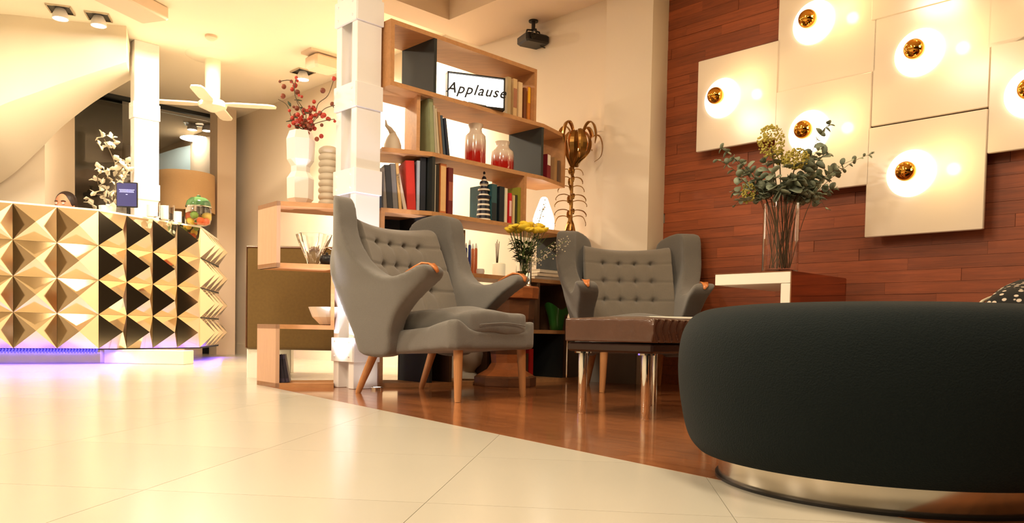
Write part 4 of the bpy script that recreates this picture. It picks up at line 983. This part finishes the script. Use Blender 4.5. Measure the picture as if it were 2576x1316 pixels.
# ================================================================ BAR
H0, HB = .125, .275
J1 = Vector((-3.32, 6.38, 0)); a1, a2, a3 = math.radians(33), math.radians(66), math.radians(102)
d1, d2, d3 = [Vector((math.cos(a), math.sin(a), 0)) for a in (a1, a2, a3)]
J2 = J1+d2*1.06; J3 = J2+d3*1.06; J0 = J1-d1*.29*6; JA = J0+Vector((-.35, .95, 0))
bar = thing('bar_counter', 'curved reception bar faced with gold mirrored pyramid tiles and lit blue underneath', 'bar', (J1.x, J1.y, 0))
core = [J0, J1, J2, J3, J3+Vector((-.35, .0, 0)), J2+Vector((-.42, .12, 0)), J1+Vector((-.28, .36, 0)), J0+Vector((-.26, .42, 0))]
obj('carcass', MB().prism([((p-J1).x*.995, (p-J1).y+.03) for p in core], H0-.01, H0+4*HB-.01), M['charcoal'], bar)
obj('countertop', MB().prism([((p-J1).x, (p-J1).y+.01) for p in core], H0+4*HB-.008, H0+4*HB+.014), M['gloss_white'], bar)
AP = .115
def pyr(w_, h_, a):
    x, z = w_/2-.0008, h_/2-.0008
    return MB().add([(-x, 0, -z), (x, 0, -z), (x, 0, z), (-x, 0, z), (0, -a, 0), (-x, .012, -z), (x, .012, -z), (x, .012, z), (-x, .012, z)],
        [(0, 1, 4), (1, 2, 4), (2, 3, 4), (3, 0, 4), (5, 8, 7, 6), (0, 5, 6, 1), (1, 6, 7, 2), (2, 7, 8, 3), (3, 8, 5, 0)])
pm_ = {}
def seg(o_, d, ang, cols, wd, sg=1):
    me = pyr(wd, HB, AP).mesh('mirror_pyramid'); me.materials.append(M['gold'])
    for i in range(cols):
        for j in range(4):
            c = o_+d*((i+.5)*wd*sg)-J1; link('mirror_pyramid', me, None, bar, (c.x, c.y, H0+HB*(j+.5)), rz=ang)
seg(J1, d1, a1, 6, .29, -1); seg(J1, d2, a2, 4, .265); seg(J2, d3, a3, 4, .265)
pl_ = [J0+Vector((0, .22, 0)), J1+Vector((-.06, .14, 0)), J2+Vector((-.14, 0, 0)), J3+Vector((-.16, 0, 0)), J3+Vector((-.3, 0, 0)), J2+Vector((-.36, .1, 0)), J1+Vector((-.24, .3, 0)), J0+Vector((0, .4, 0))]
obj('plinth', MB().prism([((p-J1).x, (p-J1).y) for p in pl_], 0, H0-.01), M['steel'], bar)
# blue LED strip: separate diodes on the front run
ld = MB()
lp0, lp1 = J1-d1*.72+Vector((0, .02, 0)), J1-d1*.02+Vector((0, .02, 0)); 
obj('led_channel', MB().tube([lp0-J1+Vector((-.9*d1.x, -.9*d1.y, H0-.018)), lp1-J1+Vector((0, 0, H0-.018))], .006, 6), M['charcoal'], bar)
dm = MB().box((0, 0, 0), (.013, .010, .034)).mesh('led_diode'); dm.materials.append(M['led'])
for k in range(34):
    c = lp0+(lp1-lp0)*(k/33)-J1; o = link('led_diode', dm, None, bar, (c.x, c.y-.012, H0-.020), rz=a1); o.rotation_euler = (0, .35, a1)
for (A, B_, pw_) in ((J0, J1, 9), (J1, J2, 4), (J2, J3, 3)):
    c = (A+B_)/2; l = area('led_strip_light', (c.x+.02, c.y+.06, H0-.03), (B_-A).length, pw_, (.16, .08, 1), (0, 0, -1), 'RECTANGLE'); l.data.size_y = .03; l.rotation_euler = (0, 0, math.atan2((B_-A).y, (B_-A).x))
# white step block
sp0 = flr(228, 914); sp1 = flr(462, 918)
tag(obj('step_block', MB().bbox(((sp1.x-sp0.x)/2, .12, .058), (sp1.x-sp0.x, .2, .116), .004), M['gloss_white'], None, (sp0.x, sp0.y+.02, 0)), 'low glossy white step block at the foot of the bar', 'step')
# ---- on and behind the bar ----
BT = H0+4*HB+.014
mo = Vector((atY(319, 490, 6.85).x, 6.85, BT))
t = thing('monitor', 'small dark point of sale screen with blue text on the bar beside the column', 'screen', mo, .1)
mw, mh = .175, .215; mz = .32+(815-490)/2000*6.85-BT
obj('stand', MB().box((0, .03, .006), (.12, .12, .012)).tube([(0, .03, .01), (0, .02, mz)], .012, 8), M['black'], t)
obj('housing', MB().bbox((0, .01, mz), (mw, .02, mh), .004), M['black'], t); obj('display', MB().box((0, -.0012, mz), (mw-.016, .003, mh-.02)), M['screen'], t)
tx = MB()
for k, (w1, zz) in enumerate(((.13, .012), (.115, .002), (.12, -.008), (.02, -.028))):
    n_ = int(w1/.012)
    for q in range(n_): tx.box((-w1/2+(q+.5)*w1/n_, -.0032, mz+zz+.03), (w1/n_*.7, .001, .005))
obj('screen_text', tx, M['screen_text'], t)
# orchid
oo = Vector((atY(285, 500, 7.0).x, 6.9, BT))
t = thing('orchid', 'white blossoming branch arrangement on the bar in front of the dark window', 'plant', oo)
obj('pot', MB().lathe([(.05, 0), (.06, .01), (.07, .10), (.065, .10), (.055, .08), (.002, .08)], 20), M['ceramic'], t, smooth='auto')
random.seed(9)
def op(px, py, dy=0): return atY(px, py, 6.9+dy)-oo
for pts in ([(285, 510), (300, 450), (285, 400), (262, 350)], [(285, 510), (290, 450), (310, 420)], [(285, 510), (250, 470), (245, 440)], [(285, 510), (265, 490), (235, 490)]):
    obj('stem', MB().tube([(0, 0, .08)]+catmull([op(*q) for q in pts], 4), .004, 6), M['stem'], t)
pt = MB().ribbon([(0, 0, 0), (.03, 0, .008), (.062, 0, 0)], [.008, .024, .006], .002).mesh('petal', True); pt.materials.append(M['petal'])
cl = [(256, 345), (282, 348), (250, 365), (268, 368), (285, 362), (300, 405), (248, 425), (262, 432), (275, 425), (295, 430), (305, 422), (318, 412), (322, 430), (310, 445), (240, 455), (258, 462), (280, 455), (268, 478), (285, 480), (252, 480), (240, 490), (262, 500), (290, 500), (225, 500), (232, 515), (278, 515), (300, 465), (310, 460)]
for (x, y) in cl:
    for k in range(4):
        o = link('petal', pt, None, t, op(x, y, random.uniform(-.06, .06))); o.rotation_euler = (random.uniform(-1.2, 1.2), random.uniform(-1.2, 1.2), k*1.57+random.uniform(-.4, .4)); o.scale = (random.uniform(.7, 1.1),)*3
# green glass dispenser
gx = atY(507, 560, 7.35); gz = BT
t = thing('drinks_jar', 'green lidded glass jar of citrus on the right end of the bar', 'jar', (gx.x, 7.28, gz))
obj('jar', MB().lathe([(.07, 0), (.10, .012), (.112, .06), (.112, .13), (.10, .165), (.105, .17), (.118, .13), (.118, .06), (.105, .004), (.07, -.0)][:5], 28), M['glass'], t, smooth='auto')
obj('lid', MB().lathe([(.108, .165), (.11, .175), (.10, .215), (.07, .245), (.02, .255), (.016, .27), (.001, .275)], 28), M['glass_green'], t, smooth='auto')
obj('band', MB().lathe([(.112, .160), (.114, .168), (.108, .172)], 28, cap=False), M['steel'], t, smooth='auto')
for k in range(7):
    a = k*.9; obj('fruit', MB().sphere((.055*math.cos(a), .055*math.sin(a), .035+.05*(k % 2)), .032, 12, 8), (colm(206, 90, 36), colm(226, 196, 70), colm(120, 150, 60))[k % 3], t, smooth=True)
# glasses and folded napkins near it
for i, (px, y_, h_, r_) in enumerate(((388, 6.72, .10, .03), (404, 6.78, .13, .028), (424, 6.88, .12, .032), (441, 6.98, .14, .028), (458, 7.08, .10, .03))):
    g = atY(px, 560, y_); tag(obj('tumbler', MB().lathe([(r_*.8, 0), (r_, .004), (r_, h_), (r_-.002, h_), (r_-.003, .012), (.001, .01)], 20), M['glass'] if i % 2 else M['ceramic'], None, (g.x-.06, y_+.06, BT), smooth='auto'),
        ('short white cup on the bar right of the column', 'clear tumbler beside the short white cup on the bar', 'white tumbler in the middle of the row on the bar', 'tall clear tumbler in the row on the bar', 'white cup nearest the citrus jar')[i], 'cup', 'cups on the bar')
# person seated behind the bar
hx = atY(172, 500, 7.25); HT = .32+(813-488)/2000*7.25
t = thing('person', 'dark haired person in a red top sitting behind the bar, only forehead and hair visible', 'person', (hx.x, 7.25, 0))
seat = HT-.84
sk = [(0, 0, seat+.10), (0, .0, seat+.28), (0, -.02, seat+.46), (0, -.03, seat+.55), (0, -.04, seat+.60), (.17, -.02, seat+.50), (.21, -.06, seat+.26), (.14, -.24, seat+.22), (.08, -.34, seat+.24), (-.17, -.02, seat+.50), (-.21, -.06, seat+.26), (-.14, -.24, seat+.22), (-.08, -.34, seat+.24),
      (.1, -.02, seat+.04), (.12, -.36, seat+.05), (.12, -.34, .2), (.12, -.42, .16), (-.1, -.02, seat+.04), (-.12, -.36, seat+.05), (-.12, -.34, .2), (-.12, -.42, .16)]
ed = [(0, 1), (1, 2), (2, 3), (3, 4), (2, 5), (5, 6), (6, 7), (7, 8), (2, 9), (9, 10), (10, 11), (11, 12), (0, 13), (13, 14), (14, 15), (15, 16), (0, 17), (17, 18), (18, 19), (19, 20)]
rad = [.14, .12, .13, .06, .05, .07, .045, .035, .028, .07, .045, .035, .028, .09, .065, .045, .035, .09, .065, .045, .035]
me = bpy.data.meshes.new('b'); me.from_pydata(sk, ed, []); bo = bpy.data.objects.new('b', me); C.objects.link(bo); sm = bo.modifiers.new('s', 'SKIN')
for i, v in enumerate(me.skin_vertices[0].data): v.radius = (rad[i], rad[i]*.8); v.use_root = (i == 0)
ss = bo.modifiers.new('u', 'SUBSURF'); ss.levels = 1
dg = bpy.context.evaluated_depsgraph_get(); me2 = bpy.data.meshes.new_from_object(bo.evaluated_get(dg)); bpy.data.objects.remove(bo); me2.polygons.foreach_set('use_smooth', [True]*len(me2.polygons))
body = link('body', me2, M['shirt'], t)
hz = HT-.115
def hwp(a):
    x, y, z = a[:, 0].copy(), a[:, 1].copy(), a[:, 2].copy()-hz
    k = 1-.28*sst(0, -.11, z) if False else 1-.30*np.clip(-z/.11, 0, 1)**1.5
    a[:, 0] = x*k; a[:, 1] = y*k-.012*np.clip(-z/.1, 0, 1); return a
hm = MB().sphere((0, 0, hz), .115, 24, 18, (.68, .84, 1)); hm.sphere((0, -.10, hz-.022), .015, 8, 6, (.8, 1.2, 1.6)); hm.sphere((.078, .0, hz-.01), .02, 8, 6, (.4, .8, 1.4)); hm.sphere((-.078, .0, hz-.01), .02, 8, 6, (.4, .8, 1.4)); hm.sphere((0, -.085, hz-.062), .014, 8, 6, (1.6, .7, .5))
he = link('head', soft(hm, .006, 3, hwp), M['skin'], t, (0, -.05, 0))
for sx in (-1, 1):
    obj('eye', MB().sphere((sx*.030, -.088, hz+.005), .011, 10, 8, (1.2, .6, .8)), M['ceramic'], he, smooth=True); obj('eyebrow', MB().tube([(sx*.015, -.096, hz+.024), (sx*.032, -.093, hz+.030), (sx*.05, -.08, hz+.024)], .0035, 6), M['hair'], he, smooth=True)
hr = MB().sphere((0, .022, hz+.022), .122, 20, 14, (.74, .84, .90)); hr.sphere((.06, .04, hz-.06), .06, 10, 8, (.6, .8, 1.7)); hr.sphere((-.06, .04, hz-.06), .06, 10, 8, (.6, .8, 1.7))
link('hair', soft(hr, .008, 3), M['hair'], he)
t = thing('bar_stool', 'stool under the seated person behind the bar', 'stool', (hx.x, 7.28, 0))
obj('seat', MB().lathe([(.15, seat-.06), (.17, seat-.05), (.17, seat-.02), (.14, seat-.005)], 20), M['dark_leather'], t)
for k in range(4): a = PI/4+k*PI/2; obj('leg', MB().tube([(.12*math.cos(a), .12*math.sin(a), seat-.05), (.2*math.cos(a), .2*math.sin(a), 0)], .012, 6), M['steel'], t)

# ================================================================ LOBBY BACKGROUND
so_ = atY(610, 745, 4.95)
t = thing('olive_sofa', 'olive velvet sofa seen from behind through the low shelf unit', 'sofa', (so_.x+.68, 5.2, 0))
bw = 1.36; ztp = .32+(824-616)/2000*4.95; zbt = .32-(880-824)/2000*4.95
link('back', soft(MB().box((0, -.12, (ztp+zbt)/2), (bw, .16, ztp-zbt)), .016, 3), M['olive'], t)
link('seat', soft(MB().box((0, .28, .30), (bw, .66, .24)), .02, 3), M['olive'], t)
for sx in (-1, 1): link('arm', soft(MB().box((sx*(bw/2-.08), .26, .38), (.16, .70, .42)), .02, 3), M['olive'], t)
obj('piping', MB().tube([(-bw/2+.008, -.198, zbt+.01), (-bw/2+.008, -.198, ztp-.012), (bw/2-.01, -.198, ztp-.012), (bw/2-.01, -.198, zbt+.01)], .006, 6), M['stool_dark'], t)
for sx in (-1, 1):
    for y_ in (-.14, .50): obj('foot', MB().bbox((sx*(bw/2-.055), y_, .09), (.10, .08, .19), .004), M['gloss_white'], t)
# drum lamp
dl = atY(466, 470, 8.8); t = thing('drum_lamp', 'large tan drum lampshade standing behind the bar in front of the glazing', 'lamp', (dl.x, 8.8, 0))
zl0, zl1 = .32+(818-508)/2000*8.8, .32+(818-440)/2000*8.8
obj('shade', MB().lathe([(.31, zl0-.12), (.305, zl1), (.30, zl1), (.305, zl0-.12)], 40, cap=False), M['tanshade'], t, smooth='auto')
obj('pole', MB().lathe([(.015, .02), (.015, zl1-.02)], 12), M['steel'], t); obj('base', MB().lathe([(.15, 0), (.15, .02), (.02, .03)], 24), M['steel'], t)
obj('spider', MB().box((0, 0, zl1-.03), (.56, .008, .006)).box((0, 0, zl1-.03), (.008, .56, .006)), M['steel'], t)
# ceiling fan
fp = atY(535, 262, 7.4); t = thing('ceiling_fan', 'white ceiling fan with long blades in front of the far glazing', 'fan', (fp.x, 7.4, CEIL))
fz = fp.z-CEIL
obj('downrod', MB().lathe([(.075, -.0), (.07, -.02), (.066, fz+.06), (.05, fz+.04)], 24), M['ceil'], t, smooth='auto')
obj('canopy', MB().lathe([(.24, 0), (.22, -.012), (.09, -.03), (.07, -.035)], 32), M['ceil'], t, smooth='auto')
obj('motor', MB().lathe([(.03, fz+.05), (.10, fz+.03), (.13, fz), (.12, fz-.03), (.07, fz-.05), (.03, fz-.07), (.001, fz-.075)], 32), M['ceil'], t, smooth='auto')
bmsh = MB().prism([(.10, -.04), (.2, -.07), (.50, -.065), (.56, -.04), (.57, 0), (.56, .04), (.50, .055), (.2, .05), (.10, .03)], fz-.006, fz+.006).mesh('blade'); bmsh.materials.append(M['ceil'])
for k in range(4): link('blade', bmsh, None, t, rz=.12+k*PI/2)
# ceiling fixtures
def gimbal(label, px, py, rz, n_, z=CEIL):
    p = flr(px, py, z); t = thing('gimbal_light', label, 'ceiling light', p, rz, 'recessed gimbal lights in the lobby ceiling')
    L_ = .17*n_; fr = MB()
    for (c, d) in (((0, -.085, -.006), (L_, .012, .012)), ((0, .085, -.006), (L_, .012, .012)), ((-L_/2, 0, -.006), (.012, .18, .012)), ((L_/2, 0, -.006), (.012, .18, .012))): fr.box(c, d)
    obj('frame', fr, M['steel'], t); obj('recess', MB().box((0, 0, -.0015), (L_, .17, .002)), M['black'], t)
    for k in range(n_):
        hx_ = -L_/2+.17*(k+.5); hd_ = obj('spot_head', MB().lathe([(.035, .0), (.055, -.04), (.06, -.075), (.055, -.078), (.05, -.06)], 20, Matrix.Translation((hx_, 0, -.002))), M['white_metal'], t, smooth='auto')
        obj('lamp', MB().lathe([(.001, -.066), (.05, -.066), (.048, -.074), (.001, -.076)], 20, Matrix.Translation((hx_, 0, -.002))), M['lampwhite'], hd_)
gimbal('recessed gimbal light with a dark frame near the top left corner', 152, 22, .3, 1)
gimbal('recessed gimbal light beside the ceiling duct', 248, 40, .3, 1)
gimbal('recessed gimbal light above the red berry branches', 762, 180, ANG, 1)
gimbal('twin recessed light glowing near the far glazing', 502, 312, .25, 2)
dk0, dk1 = flr(240, -20, CEIL-.1), flr(392, 56, CEIL-.1); dd = dk1-dk0
tag(obj('ceiling_duct', MB().bbox((0, 0, 0), (dd.length, .26, .10), .01), M['soffit'], None, ((dk0.x+dk1.x)/2, (dk0.y+dk1.y)/2, CEIL-.052), rz=math.atan2(dd.y, dd.x)), 'long flat ceiling duct running beside the gimbal lights at top left', 'duct')
ap = flr(812, 165, CEIL-.1); t = thing('ceiling_projector', 'grey white box projector fixed under the ceiling above the low shelf unit', 'projector', (ap.x, ap.y, CEIL), ANG)
obj('plate', MB().box((-.02, 0, -.01), (.30, .18, .02)), M['soffit'], t); obj('body', MB().bbox((0, 0, -.09), (.26, .2, .12), .02), M['soffit'], t); obj('arm', MB().box((0, 0, -.025), (.05, .05, .03)), M['steel'], t)
tag(obj('smoke_detector', MB().lathe([(.05, 0), (.05, -.02), (.03, -.035), (.001, -.036)], 20), M['soffit'], None, flr(531, 90, CEIL), smooth='auto'), 'small round smoke detector on the lobby ceiling above the fan', 'detector')
# flat blue shape standing in for a reflection behind the glazing
bc = (Vector((atY(475, 390, 10.6).x, 10.6, 0))); 
tag(obj('blue_reflection_shape', MB().prism([(-.42, -.24), (.16, -.24), (.42, -.10), (.42, .30), (.28, .34), (.14, .16), (-.12, .10), (-.36, .02), (-.42, -.06)], -.02, .02, Matrix.Rotation(PI/2, 4, 'X')), M['blue_reflect'], None, (bc.x, 10.55, .32+(818-395)/2000*10.55)), 'dim blue curved shape standing in for a reflection at the far glazing', 'panel')
